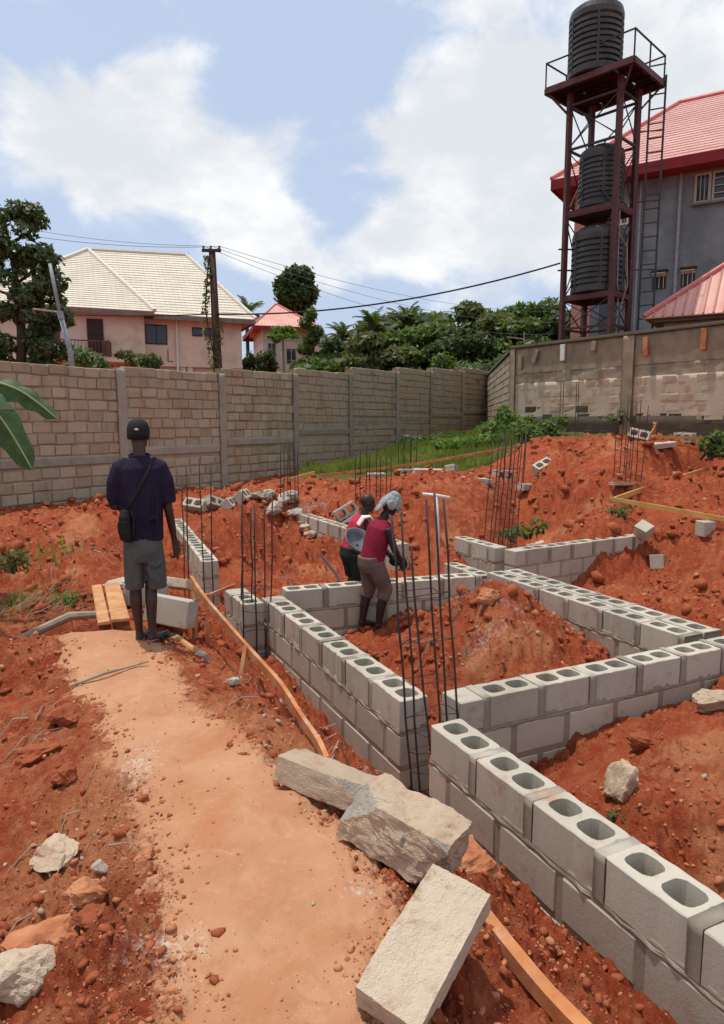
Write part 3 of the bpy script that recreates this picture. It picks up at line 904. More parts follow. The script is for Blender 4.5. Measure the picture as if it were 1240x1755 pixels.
def fence_wall():
    t = thing('boundary_wall', 'long brown weathered block wall with concrete pilasters, stepping up to the right', 'wall', (FO[0], FO[1], 0), (0, 0, math.atan2(FD[1], FD[0])))
    TH = .24
    pil = [-3.9, -.65, 2.54, 5.80, 8.97, 12.03, 15.25, 18.07, 21.18, 24.4]
    top = [2.78, 2.84, 2.90, 2.98, 3.16, 3.34, 3.58, 3.77, 3.96, 4.15]
    belt = [.8, .84, .88, 1.01, 1.17, 1.40, 1.72, 1.86, 2.02, 2.2]
    meshes = [solid_block_mesh(300 + i, .45, .20, .215, 'fence', .006, .014) for i in range(6)]
    r_ = random.Random(5)
    placed = []
    edges = [-7.2] + pil
    for k in range(len(pil)):
        a, b = edges[k] + .12, edges[k + 1] - .12
        zt = top[k]
        zb = belt[k]
        # core of the panel: mortar, its face a little behind the blocks
        core = rough_slab(int((b - a + .24) * 5), 22, b - a + .24, zt + .6 - .02, TH - .03, .010, 50 + k, 'fmortar', 5)
        link('mortar', core, t, (a - .12, .015, -.6))
        # ragged crumbs of mortar along the top
        z = zt - .1075
        row = 0
        while z > -.35:
            if abs(z - zb) > .13:
                x = a - (.24 if row % 2 else 0) + r_.uniform(-.05, .05)
                while x < b - .05:
                    w = .47 * r_.uniform(.72, 1.12)
                    x0, x1 = max(x, a), min(x + w - .025, b)
                    if x1 - x0 > .09 and not (r_.random() < .012):
                        placed.append(((x0 + x1) / 2, z + r_.uniform(-.013, .013), (x1 - x0) / .45, k, r_.choice(meshes)))
                    x += w
            z -= .242
            row += 1
        beltm = rough_slab(int((b - a) * 6), 3, b - a, .20, .27, .014, 80 + k, 'pilaster', 6)
        link('concrete_band', beltm, t, (a, -.022, zb - .10))
    for k, x in enumerate(pil):
        zt = top[k] + .02
        p = rough_slab(5, 30, .26, zt + .6, .30, .022, 120 + k, 'pilaster', 5)
        link('pilaster', p, t, (x - .13, -.045, -.6))
    # nearest panels (largest in the picture) as separate blocks, the rest joined
    vis = [p for p in placed if 1 <= p[3] and p[1] > -.1 and p[0] > -1.2]
    vis.sort(key=lambda p: p[0])
    solo = set(id(p) for p in vis[:296])
    rest = MB()
    for p in placed:
        yj = .085 + r_.uniform(-.010, .012)
        if id(p) in solo:
            o = link('block', p[4], t, (p[0], yj, p[1]), (r_.uniform(-.01, .01), r_.uniform(-.012, .012), r_.uniform(-.012, .012)))
            o.scale = (p[2], 1, r_.uniform(.90, 1.05))
        else:
            m = Matrix.Translation((p[0], yj, p[1])) @ Matrix.Diagonal((p[2], 1, r_.uniform(.9, 1.05), 1))
            rest.add([m @ v.co for v in p[4].vertices], [tuple(q.vertices) for q in p[4].polygons])
    tag(rest.build('block_mass', M['fence'], t), kind='stuff')
    return t


fence_wall()


def old_wall():
    P0 = (4.70, 22.0)
    dv = Vector((.56, -.83)).normalized()
    t = thing('retaining_wall', 'tall old stained wall below the water tower, mossy black at its foot', 'wall', (P0[0], P0[1], 0), (0, 0, math.atan2(dv.y, dv.x)))
    L = 13.0
    zt, zm, zb = 3.96, 2.88, 1.80
    # upper zone: cast concrete in long uneven lifts
    link('concrete_lift', rough_slab(120, 10, L, zt - 3.18, .26, .018, 7, 'oldwall', 3.2), t, (0, 0, 3.18))
    link('concrete_lift', rough_slab(120, 5, L, 3.178 - zm, .25, .030, 9, 'oldwall', 3.2), t, (0, .012, zm))
    link('mortar', rough_slab(120, 8, L, zm - 1.86, .22, .018, 11, 'oldblock', 4), t, (0, .014, 1.86))
    link('mortar', rough_slab(120, 8, L, 1.655, .23, .022, 12, 'moss', 4), t, (0, .012, .2))
    mesh_a = [solid_block_mesh(400 + i, .45, .2, .2, 'oldblock', .010, .018) for i in range(5)]
    mesh_b = [solid_block_mesh(410 + i, .45, .2, .2, 'moss', .012, .02) for i in range(4)]
    r_ = random.Random(11)
    z = zm - .11
    row = 0
    while z > .9:
        x = -.1 - (.24 if row % 2 else 0)
        while x < L - .2 and (x < 8.6 or row < 0):
            w = .47 * r_.uniform(.8, 1.15)
            if r_.random() > .04:
                lim = zb + .02 + .08 * math.sin(x * 1.7) + r_.uniform(-.12, .12) + (.25 if x < 2.8 else 0)
                me = r_.choice(mesh_b if z < lim else mesh_a)
                o = link('block', me, t, (max(x, 0) + w / 2, .112 + r_.uniform(-.008, .012), z + r_.uniform(-.008, .008)), (r_.uniform(-.02, .02), r_.uniform(-.02, .02), r_.uniform(-.015, .015)))
                o.scale.x = (w - .03) / .45
            x += w
        z -= .232
        row += 1
    # dark coping and the pilasters
    cop = rough_slab(100, 1, L + .1, .09, .40, .02, 13, 'moss', 4)
    link('coping', cop, t, (-.05, -.07, zt))
    link('pilaster', rough_slab(5, 30, .34, zt - .01 - .3, .36, .03, 15, 'oldwall', 5), t, (4.02, -.06, .3))
    link('pilaster', rough_slab(4, 30, .22, zt - .02 - .3, .36, .02, 16, 'oldwall', 5), t, (-.05, -.06, .3))
    return t


old_wall()
# low return wall closing the corner behind the bush
a_, b_ = Vector((4.78, 22.5)), Vector((6.15, 34.3))
dv_ = (b_ - a_)
rw = thing('boundary_wall', 'low brown wall section closing the corner beside the tall old wall', 'wall', (b_.x, b_.y, 0), (0, 0, math.atan2(-dv_.y, -dv_.x)))
link('mortar', rough_slab(60, 16, dv_.length, 3.7, .2, .03, 31, 'oldwall', 2.2), rw, (0, 0, .2))
link('coping', rough_slab(50, 1, dv_.length, .12, .34, .03, 33, 'moss', 2.2), rw, (0, -.07, 3.9))
rbm = [solid_block_mesh(420 + i, .45, .06, .21, 'fence', .01, .014) for i in range(4)]
for row in range(9):
    x = .1 + .24 * (row % 2)
    while x < dv_.length - .4:
        link('block', random.choice(rbm), rw, (x + .22, .0 + random.uniform(-.008, .008), 3.75 - .245 * row))
        x += .49

# wooden wedges left in the top of the old wall
wdir = Vector((.56, -.83)).normalized()
wang = math.atan2(wdir.y, wdir.x)
for s_, zc, h_, tilt, mt, lab in ((.42, 3.52, .42, .02, 'woodgrey', 'thin pale stick hanging down the left end of the old wall'), (1.02, 3.66, .40, .28, 'woodgrey', 'tilted grey board stub near the left end of the old wall top'),
                              (2.05, 3.68, .46, -.02, 'white', 'whitish upright board stub on the old wall under the tower leg'), (3.12, 3.78, .26, .02, 'woodgrey', 'short pale board stub left of the wall pilaster'),
                              (4.72, 3.62, .48, -.06, 'woodorange', 'orange board stub just right of the wall pilaster'), (6.25, 3.66, .50, .02, 'woodorange', 'orange board stub on the old wall below the small red roof')):
    p = Vector((4.70, 22.0)) + wdir * s_
    n_ = Vector((wdir.y, -wdir.x))
    if n_.y > 0:
        n_ = -n_
    p = p + n_ * .09
    mb = MB()
    mb.add([v.co for v in solid_block_mesh(int(s_ * 100), .13 if mt != 'white' else .15, .05, h_, mt, .006, .006).vertices], [tuple(q.vertices) for q in solid_block_mesh(int(s_ * 100), .13, .05, h_, mt, .006, .006).polygons])
    tag(mb.build('board_stub', M[mt], None, loc=(p.x, p.y, zc), rot=(0, tilt, wang)), lab, 'board', 'board stubs in the old wall')

# ------------------------------------------------------------------ houses


def face_mesh(name, mat, polys, thick=.06, parent=None):
    """roof planes with thickness; UV: x along the eave, y up the slope (metres)"""
    bm = bmesh.new()
    uvl = bm.loops.layers.uv.new('UVMap')
    for P in polys:
        P = [Vector(p) for p in P]
        ex = (P[1] - P[0]).normalized()
        n = ex.cross(P[2] - P[0]).normalized()
        if n.z < 0:
            n = -n
        ey = n.cross(ex)
        if ey.z < 0:
            ey = -ey
        up = [bm.verts.new(p) for p in P]
        lo = [bm.verts.new(p - Vector((0, 0, thick))) for p in P]
        fs = [bm.faces.new(up), bm.faces.new(lo[::-1])]
        for i in range(len(P)):
            j = (i + 1) % len(P)
            fs.append(bm.faces.new((up[j], up[i], lo[i], lo[j])))
        for f in fs:
            for l in f.loops:
                d = l.vert.co - P[0]
                l[uvl].uv = (d.dot(ex), d.dot(ey))
    bmesh.ops.recalc_face_normals(bm, faces=bm.faces)
    me = bpy.data.meshes.new(name)
    bm.to_mesh(me)
    bm.free()
    me.materials.append(mat)
    return link(name, me, parent)


def stepped_roof(name, mat, quad, step, parent, rise=.03):
    """roof plane P0 P1 (eave) P2 P3 (ridge) laid in overlapping courses, each one its own raised lip"""
    P = [Vector(p) for p in quad]
    h = max((P[3] - P[0]).length, (P[2] - P[1]).length)
    n = max(2, int(h / step))
    polys = []
    nn = (P[1] - P[0]).cross(P[3] - P[0]).normalized()
    if nn.z < 0:
        nn = -nn
    bm = bmesh.new()
    uvl = bm.loops.layers.uv.new('UVMap')
    ex = (P[1] - P[0]).normalized()
    ey = nn.cross(ex)
    if ey.z < 0:
        ey = -ey
    for i in range(n):
        a, b = i / n, (i + 1) / n
        q = [P[0].lerp(P[3], a) + nn * rise, P[1].lerp(P[2], a) + nn * rise, P[1].lerp(P[2], b), P[0].lerp(P[3], b)]
        lowq = [P[0].lerp(P[3], a) - nn * .02, P[1].lerp(P[2], a) - nn * .02]
        for pts in (q, [lowq[0], lowq[1], q[1], q[0]]):
            if (pts[2] - pts[3]).length < .005:
                pts = pts[:3]
            f = bm.faces.new([bm.verts.new(p) for p in pts])
            for l in f.loops:
                d = l.vert.co - P[0]
                l[uvl].uv = (d.dot(ex), d.dot(ey) + .001)
    me = bpy.data.meshes.new(name)
    bm.to_mesh(me)
    bm.free()
    me.materials.append(mat)
    return link(name, me, parent)


def wall_box(t, name, mat, x0, x1, y0, y1, z0, z1):
    return MB().box(((x0 + x1) / 2, (y0 + y1) / 2, (z0 + z1) / 2), (x1 - x0, y1 - y0, z1 - z0)).build(name, M[mat], t)


def window(t, x0, x1, z0, z1, y, frame='frame', bars=0, panes=2, depth=.06, name='window', lab=None):
    """window on the face y (seen from -y): surround frame proud of the wall, panes as sub-parts, bars"""
    mb = MB()
    w = .06
    mb.box(((x0 + x1) / 2, y - .02, z1 - w / 2), (x1 - x0, depth, w)).box(((x0 + x1) / 2, y - .02, z0 + w / 2), (x1 - x0, depth, w))
    mb.box((x0 + w / 2, y - .02, (z0 + z1) / 2), (w, depth, z1 - z0 - 2 * w)).box((x1 - w / 2, y - .02, (z0 + z1) / 2), (w, depth, z1 - z0 - 2 * w))
    for i in range(1, panes):
        x = x0 + (x1 - x0) * i / panes
        mb.box((x, y - .02, (z0 + z1) / 2), (w * .7, depth, z1 - z0 - 2 * w))
    f = mb.build(name, M[frame], t)
    if lab:
        f['label'] = lab
    for i in range(panes):
        a = x0 + w + (x1 - x0 - 2 * w) * i / panes
        b = x0 + w + (x1 - x0 - 2 * w) * (i + 1) / panes
        MB().box(((a + b) / 2, y - .004, (z0 + z1) / 2), (b - a - .03, .012, z1 - z0 - 2 * w)).build('pane', M['glassdark'], f)
    for i in range(bars):
        x = x0 + (x1 - x0) * (i + .5) / bars
        MB().box((x, y - .075, (z0 + z1) / 2), (.022, .022, z1 - z0)).build('bar', M['frame'], f)
    return f


def ridge(t, mat, *lines, r=.12, name='ridge_cap'):
    for ln in lines:
        MB().sweep([Vector(p) + Vector((0, 0, .05)) for p in ln], r, 6).build(name, M[mat], t)


def cream_house():
    az = math.atan2(math.cos(R(68)), math.sin(R(68)))
    t = thing('two_storey_house', 'pink two storey house with big cream tiled hip roof behind the wall', 'house', (-7.51, 44, 0), (0, 0, az))
    G = .5
    # walls
    wall_box(t, 'wall', 'pink', -5.9, 0, 0, 11, 5.25, 7.75)
    wall_box(t, 'wall', 'pink', -14.3, -5.9, -1.1, 11, 5.25, 7.75)
    wall_box(t, 'wall', 'creamwall', -5.9, -.25, .25, 10.6, G, 5.0)
    wall_box(t, 'wall', 'pinkwall', -14.3, -5.9, .2, 10.6, G, 5.0)
    wall_box(t, 'floor_slab', 'pink', -5.88, .02, -.04, 11.0, 5.003, 5.247)
    wall_box(t, 'floor_slab', 'pink', -14.32, -5.89, -2.2, 11.0, 5.003, 5.247)
    for x in (-5.3, -3.62, -3.2, -6.2):
        wall_box(t, 'column', 'creamwall', x - .16, x + .16, .02, .24, G, 5.0)
    # door and balcony
    d = MB().box((-8.55, -1.14, 6.5), (.86, .10, 1.85)).build('door', M['doorwood'], t)
    MB().box((-8.55, -1.2, 6.05), (.6, .04, .6)).build('door_panel', M['doorwood'], d)
    MB().box((-8.55, -1.2, 6.85), (.6, .04, .6)).build('door_panel', M['doorwood'], d)
    rl = MB().box((-10.2, -2.1, 6.12), (4.6, .06, .06)).box((-10.2, -2.1, 5.34), (4.6, .05, .05)).box((-7.9, -1.65, 6.12), (.06, .9, .06)).build('railing', M['railing'], t)
    for i in range(27):
        MB().box((-12.45 + i * .175, -2.1, 5.73), (.03, .03, .74)).build('baluster', M['railing'], rl)
    MB().box((-7.9, -2.1, 5.72), (.1, .1, .95)).build('baluster', M['railing'], rl)
    MB().box((-8.0, -1.66, 5.73), (.5, .04, .8)).build('railing', M['railing'], t)
    window(t, -5.75, -4.5, 6.28, 7.42, 0, 'doorwood', 0, 2)
    window(t, -3.02, -2.42, 6.86, 7.38, 0, 'doorwood', 0, 1)
    window(t, -2.28, -1.68, 6.86, 7.38, 0, 'doorwood', 0, 1)
    window(t, -2.9, -2.1, 3.6, 4.3, .25, 'doorwood', 0, 1)
    window(t, -11.9, -10.4, 6.0, 7.2, -1.1, 'doorwood', 0, 2)
    MB().sweep([(-3.95, -.12, 7.7), (-3.95, -.12, 4.0)], .07, 8).build('downpipe', M['whitepipe'], t)
    MB().sweep([(-4.5, -.05, 6.0), (-4.5, -.05, 5.3), (-4.2, -.05, 5.3)], .025, 6).build('pipe', M['railing'], t)
    # roof
    A, B = (-8.6, 5.6, 12.62), (-2.35, 6.2, 12.95)
    zE = 7.92
    ML, MR, MBk = (-5.35, -.75, zE), (.75, -.75, zE), (.75, 12, zE)
    WR, WL, WBk = (-5.35, -1.75, zE), (-15.0, -1.75, zE), (-15.0, 12, zE)
    BL = (-8.6, 12, zE)
    stepped_roof('roof', M['roofcream'], (ML, MR, B, A), .36, t)
    stepped_roof('roof', M['roofcream'], (WL, WR, A, A), .36, t)
    stepped_roof('roof', M['roofcream'], (WR, ML, A, A), .36, t)
    stepped_roof('roof', M['roofcream'], (MR, MBk, B, B), .36, t)
    stepped_roof('roof', M['roofcream'], (WBk, WL, A, A), .36, t)
    stepped_roof('roof', M['roofcream'], (MBk, WBk, A, B), .36, t)
    ridge(t, 'cap', (A, B), (A, WR), (A, WL), (B, MR), r=.13)
    MB().box((-2.2, 6.3, 12.75), (.1, .5, .7)).build('gable_end', M['cap'], t)
    # soffit and fascia
    wall_box(t, 'fascia', 'fascia', -5.3, .73, -.74, -.68, zE - .26, zE - .02)
    wall_box(t, 'fascia', 'fascia', -14.98, -5.36, -1.74, -1.68, zE - .26, zE - .02)
    wall_box(t, 'fascia', 'fascia', .67, .73, -.66, 12, zE - .26, zE - .02)
    wall_box(t, 'soffit', 'pinkwall', -5.3, .66, -.66, 0, 7.755, 7.80)
    wall_box(t, 'soffit', 'pinkwall', -14.9, -5.36, -1.66, -1.0, 7.755, 7.80)
    wall_box(t, 'soffit', 'pinkwall', 0, .66, .01, 11, 7.755, 7.80)
    return t


cream_house()


def red_house():
    az = R(15)
    t = thing('small_house', 'small unplastered house with a bright red pyramid roof in the distance', 'house', (-8.5, 58, 0), (0, 0, az))
    z0, z1 = 1.0, 9.35
    wall_box(t, 'wall', 'creamwall', .4, 4.4, .4, 7.6, z0, z1)
    E = [(-.5, -.6, 9.45), (5.0, -.6, 9.45), (5.0, 8.4, 9.45), (-.5, 8.4, 9.45)]
    A = (2.0, 3.8, 11.9)
    for i in range(4):
        face_mesh('roof', M['roofsheet'], [(E[i], E[(i + 1) % 4], A)], .04, t)
        a, b = Vector(E[i]), Vector(E[(i + 1) % 4])
        MB().bar(a - Vector((0, 0, .16)), b - Vector((0, 0, .16)), .06, .3).build('fascia', M['redfascia'], t)
        ridge(t, 'capred', (E[i], A), r=.07)
    for x0, x1, z in ((.75, 1.5, 6.9), (2.3, 3.2, 6.5), (.8, 1.5, 3.5)):
        window(t, x0, x1, z, z + 1.3, .4, 'frame', 0, 2)
    for y in (2.0, 4.6):
        MB().box((.39, y, 7.0), (.08, .9, 1.4)).build('window', M['doorwood'], t)
    for i in range(9):
        wall_box(t, 'mortar_course', 'fmortar',   .385, 4.415, .385, 7.615, 2.0 + i * .8, 2.03 + i * .8)
    # porch roof on the right
    face_mesh('porch_roof', M['roofsheet'], [((3.75, -.3, 7.4), (5.6, -.3, 7.4), (5.2, 1.5, 8.2), (3.75, 1.5, 8.2))], .05, t)
    return t


red_house()


def dark_roof_house():
    t = thing('small_house', 'distant peach house with a charcoal grey roof half hidden by trees', 'house', (-6.4, 75, 0), (0, 0, R(10)))
    wall_box(t, 'wall', 'peachwall', 0, 3.0, 0, 6, 1, 10.0)
    E = [(-.5, -.5, 10.0), (3.4, -.5, 10.0), (3.4, 6.5, 10.0), (-.5, 6.5, 10.0)]
    A, B = (1.2, 3, 12.7), (1.6, 3, 12.7)
    face_mesh('roof', M['roofdark'], [(E[0], E[1], B, A)], .06, t)
    face_mesh('roof', M['roofdark'], [(E[1], E[2], B)], .06, t)
    face_mesh('roof', M['roofdark'], [(E[2], E[3], A, B)], .06, t)
    face_mesh('roof', M['roofdark'], [(E[3], E[0], A)], .06, t)
    window(t, 1.5, 2.3, 7.6, 9.2, 0, 'whitepipe', 0, 2)
    return t


dark_roof_house()


def grey_building():
    dv = Vector((.848, -.53)).normalized()
    t = thing('apartment_block', 'grey rendered block with red tiled roof standing behind the water tower', 'building', (8.05, 27.3, 0), (0, 0, math.atan2(dv.y, dv.x)))
    wall_box(t, 'wall', 'pinkwall', 0, .72, 0, 9, 1, 10.5)
    wall_box(t, 'wall', 'greywall', .72, 10.5, .03, 9, 1, 10.5)
    # windows
    f = window(t, 4.1, 4.62, 9.22, 10.18, .03, 'frame', 4, 1)
    f = window(t, 4.66, 5.7, 9.22, 10.18, .03, 'frame', 0, 2)
    for k in range(3):
        MB().box((5.18, -.03, 9.46 + .24 * k), (.98, .03, .03)).build('bar', M['frame'], f)
    MB().box((4.9, -.06, 9.17), (1.7, .16, .07)).build('window_sill', M['greywall'], t)
    window(t, 7.2, 8.6, 9.22, 10.18, .03, 'frame', 5, 2)
    for x0 in (2.9, 3.84):
        f = window(t, x0, x0 + .44, 6.46, 7.02, .03, 'doorwood', 3, 1)
        fl = MB().box((0, 0, 0), (.46, .03, .17), M_=Matrix.Rotation(R(55), 4, 'X')).build('open_louvre', M['frame'], f, loc=(x0 + .22, -.12, 6.93))
        MB().box((x0 + .22, -.05, 7.07), (.56, .14, .06)).build('lintel', M['doorwood'], f)
    window(t, .95, 1.45, 8.85, 9.5, .03, 'doorwood', 3, 1)
    window(t, 1.45, 1.95, 8.85, 9.5, .03, 'whitepipe', 2, 2)
    window(t, 1.0, 1.9, 4.6, 6.2, .03, 'greywall', 0, 2)
    MB().sweep([(3.66, -.06, 10.4), (3.66, -.06, 4.0)], .055, 8).build('downpipe', M['galv'], t)
    MB().sweep([(2.35, -.05, 10.4), (2.35, -.05, 4.0)], .04, 8).build('downpipe', M['galv'], t)
    E0, E1, P0, P1, K0, K1 = (-.7, -.75, 10.62), (11, -.75, 10.62), (2.7, 5.2, 14.7), (8.5, 5.2, 14.7), (-.7, 11, 10.62), (11, 11, 10.62)
    stepped_roof('roof', M['roofred'], (E0, E1, P1, P0), .33, t, .02)
    stepped_roof('roof', M['roofred'], (K0, E0, P0, P0), .33, t, .02)
    stepped_roof('roof', M['roofred'], (E1, K1, P1, P1), .33, t, .02)
    stepped_roof('roof', M['roofred'], (K1, K0, P0, P1), .33, t, .02)
    ridge(t, 'capred', (E0, P0), (P0, P1), r=.09)
    MB().box((5.15, -.75, 10.44), (11.6, .08, .34)).build('fascia', M['redfascia'], t)
    MB().box((-.7, 5.1, 10.44), (.08, 11.6, .34)).build('fascia', M['redfascia'], t)
    MB().box((5.15, -.35, 10.30), (11.5, .72, .05)).build('soffit', M['redfascia'], t)
    MB().box((-.33, 5.1, 10.30), (.64, 10, .05)).build('soffit', M['redfascia'], t)
    return t


grey_building()


def outbuilding():
    dv = Vector((.848, -.53)).normalized()
    t = thing('outbuilding', 'low outbuilding with pinkish red sheet roof above the right end of the old wall', 'shed', (7.76, 19.5, 0), (0, 0, math.atan2(dv.y, dv.x)))
    wall_box(t, 'wall', 'oldwall', .45, 5, .45, 4.2, 1.5, 4.42)
    wall_box(t, 'beam', 'fascia', .2, 5.2, .2, 4.4, 4.43, 4.53)
    E0, E1, E2, E3 = (0, 0, 4.54), (5.4, 0, 4.54), (5.4, 4.6, 4.54), (0, 4.6, 4.54)
    P0, P1 = (2.3, 2.3, 6.5), (3.2, 2.3, 6.5)
    face_mesh('roof', M['roofsheet'], [(E0, E1, P1, P0)], .03, t)
    face_mesh('roof', M['roofsheet'], [(E3, E0, P0)], .03, t)
    face_mesh('roof', M['roofsheet'], [(E1, E2, P1)], .03, t)
    face_mesh('roof', M['roofsheet'], [(E2, E3, P0, P1)], .03, t)
    ridge(t, 'capred', (E0, P0), (E1, P1), (P0, P1), r=.07)
    # raised sheet ribs
    rb = MB()
    n = 22
    for i in range(1, n):
        x = 5.4 * i / n
        tt = min(1, x / 2.3, (5.4 - x) / 2.2)
        if tt > .05:
            top = (2.3 * tt if x < 2.3 else (x if x <= 3.2 else x), 2.3 * tt, 4.54 + 1.96 * tt)
            rb.sweep([(x, -.01, 4.56), (x, 2.3 * tt, 4.56 + 1.96 * tt)], .025, 4)
    rb.build('sheet_rib', M['roofsheet'], t)
    return t


outbuilding()

# ------------------------------------------------------------------ water tower


def water_tower():
    t = thing('water_tower', 'tall dark red steel lattice tower carrying three black tanks', 'tower', (6.94, 21.03, 0))
    L, N, Fp, Rr = [Vector((x - 6.94, y - 21.03, 0)) for x, y in ((5.98, 21.15), (7.05, 20.1), (6.88, 21.95), (7.85, 20.9))]
    legs = [L, N, Rr, Fp]
    zt = 11.05
    for p in legs:
        MB().box((p.x, p.y, (zt + 1.0) / 2), (.135, .135, zt - 1.0), rz=.35).build('leg', M['rust'], t)
    lv = [2.2, 4.7, 5.45, 7.9, 9.5, 11.2]

    def X(a, b, z0, z1, mat='darksteel', w=.026):
        MB().bar(a + Vector((0, 0, z0)), b + Vector((0, 0, z1)), w, w).build('brace', M[mat], t)
        MB().bar(b + Vector((0, 0, z0)), a + Vector((0, 0, z1)), w, w).build('brace', M[mat], t)
    for i in range(4):
        a, b = legs[i], legs[(i + 1) % 4]
        for z in (4.45, 5.27, 7.64, 9.5, 10.7):
            MB().bar(a + Vector((0, 0, z)), b + Vector((0, 0, z)), .06, .06).build('cross_beam', M['darksteel' if z > 9 else 'rust'], t)
        for z0, z1 in ((4.4, 5.25), (5.3, 7.6), (7.7, 9.45), (9.55, 10.7), (2.0, 4.4)):
            X(a, b, z0, z1)
    # platforms under the tanks
    c = (L + N + Fp + Rr) / 4
    for z, over in ((5.33, 1.0), (7.72, 1.0)):
        pts = [c + (p - c) * over for p in legs]
        mb = MB()
        for k in range(9):
            u0, u1 = (k + .06) / 9, (k + .94) / 9
            a, b = pts[0].lerp(pts[1], u0), pts[3].lerp(pts[2], u0)
            a2, b2 = pts[0].lerp(pts[1], u1), pts[3].lerp(pts[2], u1)
            vs = [a, a2, b2, b]
            mb.add([v + Vector((0, 0, z + .03)) for v in vs] + [v + Vector((0, 0, z + .09)) for v in vs], [(3, 2, 1, 0), (4, 5, 6, 7), (0, 1, 5, 4), (1, 2, 6, 5), (2, 3, 7, 6), (3, 0, 4, 7)])
        mb.build('platform', M['darksteel'], t)
        for i in range(4):
            MB().bar(pts[i] + Vector((0, 0, z)), pts[(i + 1) % 4] + Vector((0, 0, z)), .08, .14).build('platform_beam', M['rust'], t)
    pts = [c + (p - c) * 1.72 for p in legs]
    z = 11.13
    mb = MB()
    r_ = random.Random(3)
    for k in range(16):
        u0, u1 = (k + .05) / 16, (k + .95) / 16
        if k in (3, 11):
            u1 -= .02
        a, b, a2, b2 = pts[0].lerp(pts[1], u0), pts[3].lerp(pts[2], u0), pts[0].lerp(pts[1], u1), pts[3].lerp(pts[2], u1)
        o = MB()
        vs = [a, a2, b2, b]
        o.add([v + Vector((0, 0, z + .06)) for v in vs] + [v + Vector((0, 0, z + .11)) for v in vs], [(3, 2, 1, 0), (4, 5, 6, 7), (0, 1, 5, 4), (1, 2, 6, 5), (2, 3, 7, 6), (3, 0, 4, 7)])
        o.build('deck_plank', M['darksteel'], t)
    for i in range(4):
        a, b = pts[i], pts[(i + 1) % 4]
        MB().bar(a + Vector((0, 0, z)), b + Vector((0, 0, z)), .09, .16).build('platform_beam', M['rust'], t)
        for k in (.25, .5, .75):
            if i % 2 == 0:
                a2, b2 = pts[0].lerp(pts[3], k), pts[1].lerp(pts[2], k)
                MB().bar(a2 + Vector((0, 0, z - .03)), b2 + Vector((0, 0, z - .03)), .07, .12).build('platform_beam', M['rust'], t)
        MB().bar(a + Vector((0, 0, z + .75)), b + Vector((0, 0, z + .75)), .035, .035).build('handrail', M['darksteel'], t)
        for k in (0, .5):
            p = a.lerp(b, k)
            MB().bar(p + Vector((0, 0, z)), p + Vector((0, 0, z + .77)), .035, .035).build('handrail_post', M['darksteel'], t)
    for i in range(4):
        a = legs[i]
        b = c + (a - c) * 1.65
        MB().bar(a + Vector((0, 0, z - .7)), b + Vector((0, 0, z - .05)), .05, .05).build('strut', M['rust'], t)
    # ladder on the right
    la = Rr + Vector((.28, -.05, 0))
    lb = Rr + Vector((.66, -.17, 0))
    ld = MB().bar(la + Vector((0, 0, 1.5)), la + Vector((.02, 0, 11.35)), .045).bar(lb + Vector((0, 0, 1.5)), lb + Vector((.02, 0, 11.35)), .045).build('ladder', M['darksteel'], t)
    for k in range(26):
        zz = 2.0 + k * .385
        MB().bar(la + Vector((0, 0, zz)), lb + Vector((0, 0, zz + .02)), .03).build('rung', M['darksteel'], ld)
    for zz in (4.2, 6.1, 8.0, 9.9):
        MB().bar(Rr + Vector((0, 0, zz)), lb + Vector((0, 0, zz)), .03).build('ladder_bracket', M['darksteel'], t)
    # cable brackets on the left leg, thin riser pipe
    for zz in (6.15, 6.75):
        MB().bar(L + Vector((-.18, 0, zz)), L + Vector((.25, .1, zz + .02)), .04).build('cable_bracket', M['darksteel'], t)
    MB().sweep([(N.x + .28, N.y + .3, 2), (N.x + .3, N.y + .3, 5.4), (N.x + .22, N.y + .2, 5.6), (N.x + .2, N.y + .2, 7.6), (N.x + .05, N.y + .2, 7.75)], .018, 6).build('riser_pipe', M['galv'], t)
    MB().sweep([(N.x + .1, N.y - .1, 6.9), (N.x + .45, N.y + .2, 6.6), (N.x + .55, N.y + .3, 5.6), (N.x + .3, N.y + .35, 4.6)], .02, 6).build('hose', M['woodgrey'], t)
    return t


water_tower()


def tank(lab, c, r, h):
    t = thing('water_tank', lab, 'tank', c, group='black tanks on the tower')
    prof = [(r * .96, 0), (r, .03)]
    zs = .12
    nr = 9
    rib = (h * .70) / nr
    for i in range(nr):
        z = .10 + i * rib
        prof += [(r, z), (r * 1.0, z + rib * .55), (r * .935, z + rib * .66), (r * .935, z + rib * .86)]
    prof += [(r * 1.0, h * .74 + .05), (r, h * .84), (r * .95, h * .91), (r * .80, h * .955), (r * .45, h * .985), (r * .43, h * .985)]
    mb = MB()
    n = 36
    o = len(prof)
    for (pr, pz) in prof:
        for k in range(n):
            a = 2 * math.pi * k / n
            mb.v.append((pr * math.cos(a), pr * math.sin(a), pz))
    for i in range(o - 1):
        for k in range(n):
            mb.f.append((i * n + k, i * n + (k + 1) % n, (i + 1) * n + (k + 1) % n, (i + 1) * n + k))
    mb.f.append(tuple(reversed(range(n))))
    body = mb.build('tank_body', M['tank'], t)
    MB().sweep([(0, 0, h * .97), (0, 0, h * 1.0), (0, 0, h * 1.02)], [r * .44, r * .46, r * .40], 24).build('lid', M['tank'], t)
    for k in range(6):
        a = 2 * math.pi * k / 6 + .3
        MB().bar((r * .99 * math.cos(a), r * .99 * math.sin(a), .1), (r * .99 * math.cos(a), r * .99 * math.sin(a), h * .78), .03, .06).build('upright_rib', M['tank'], t)
    return t


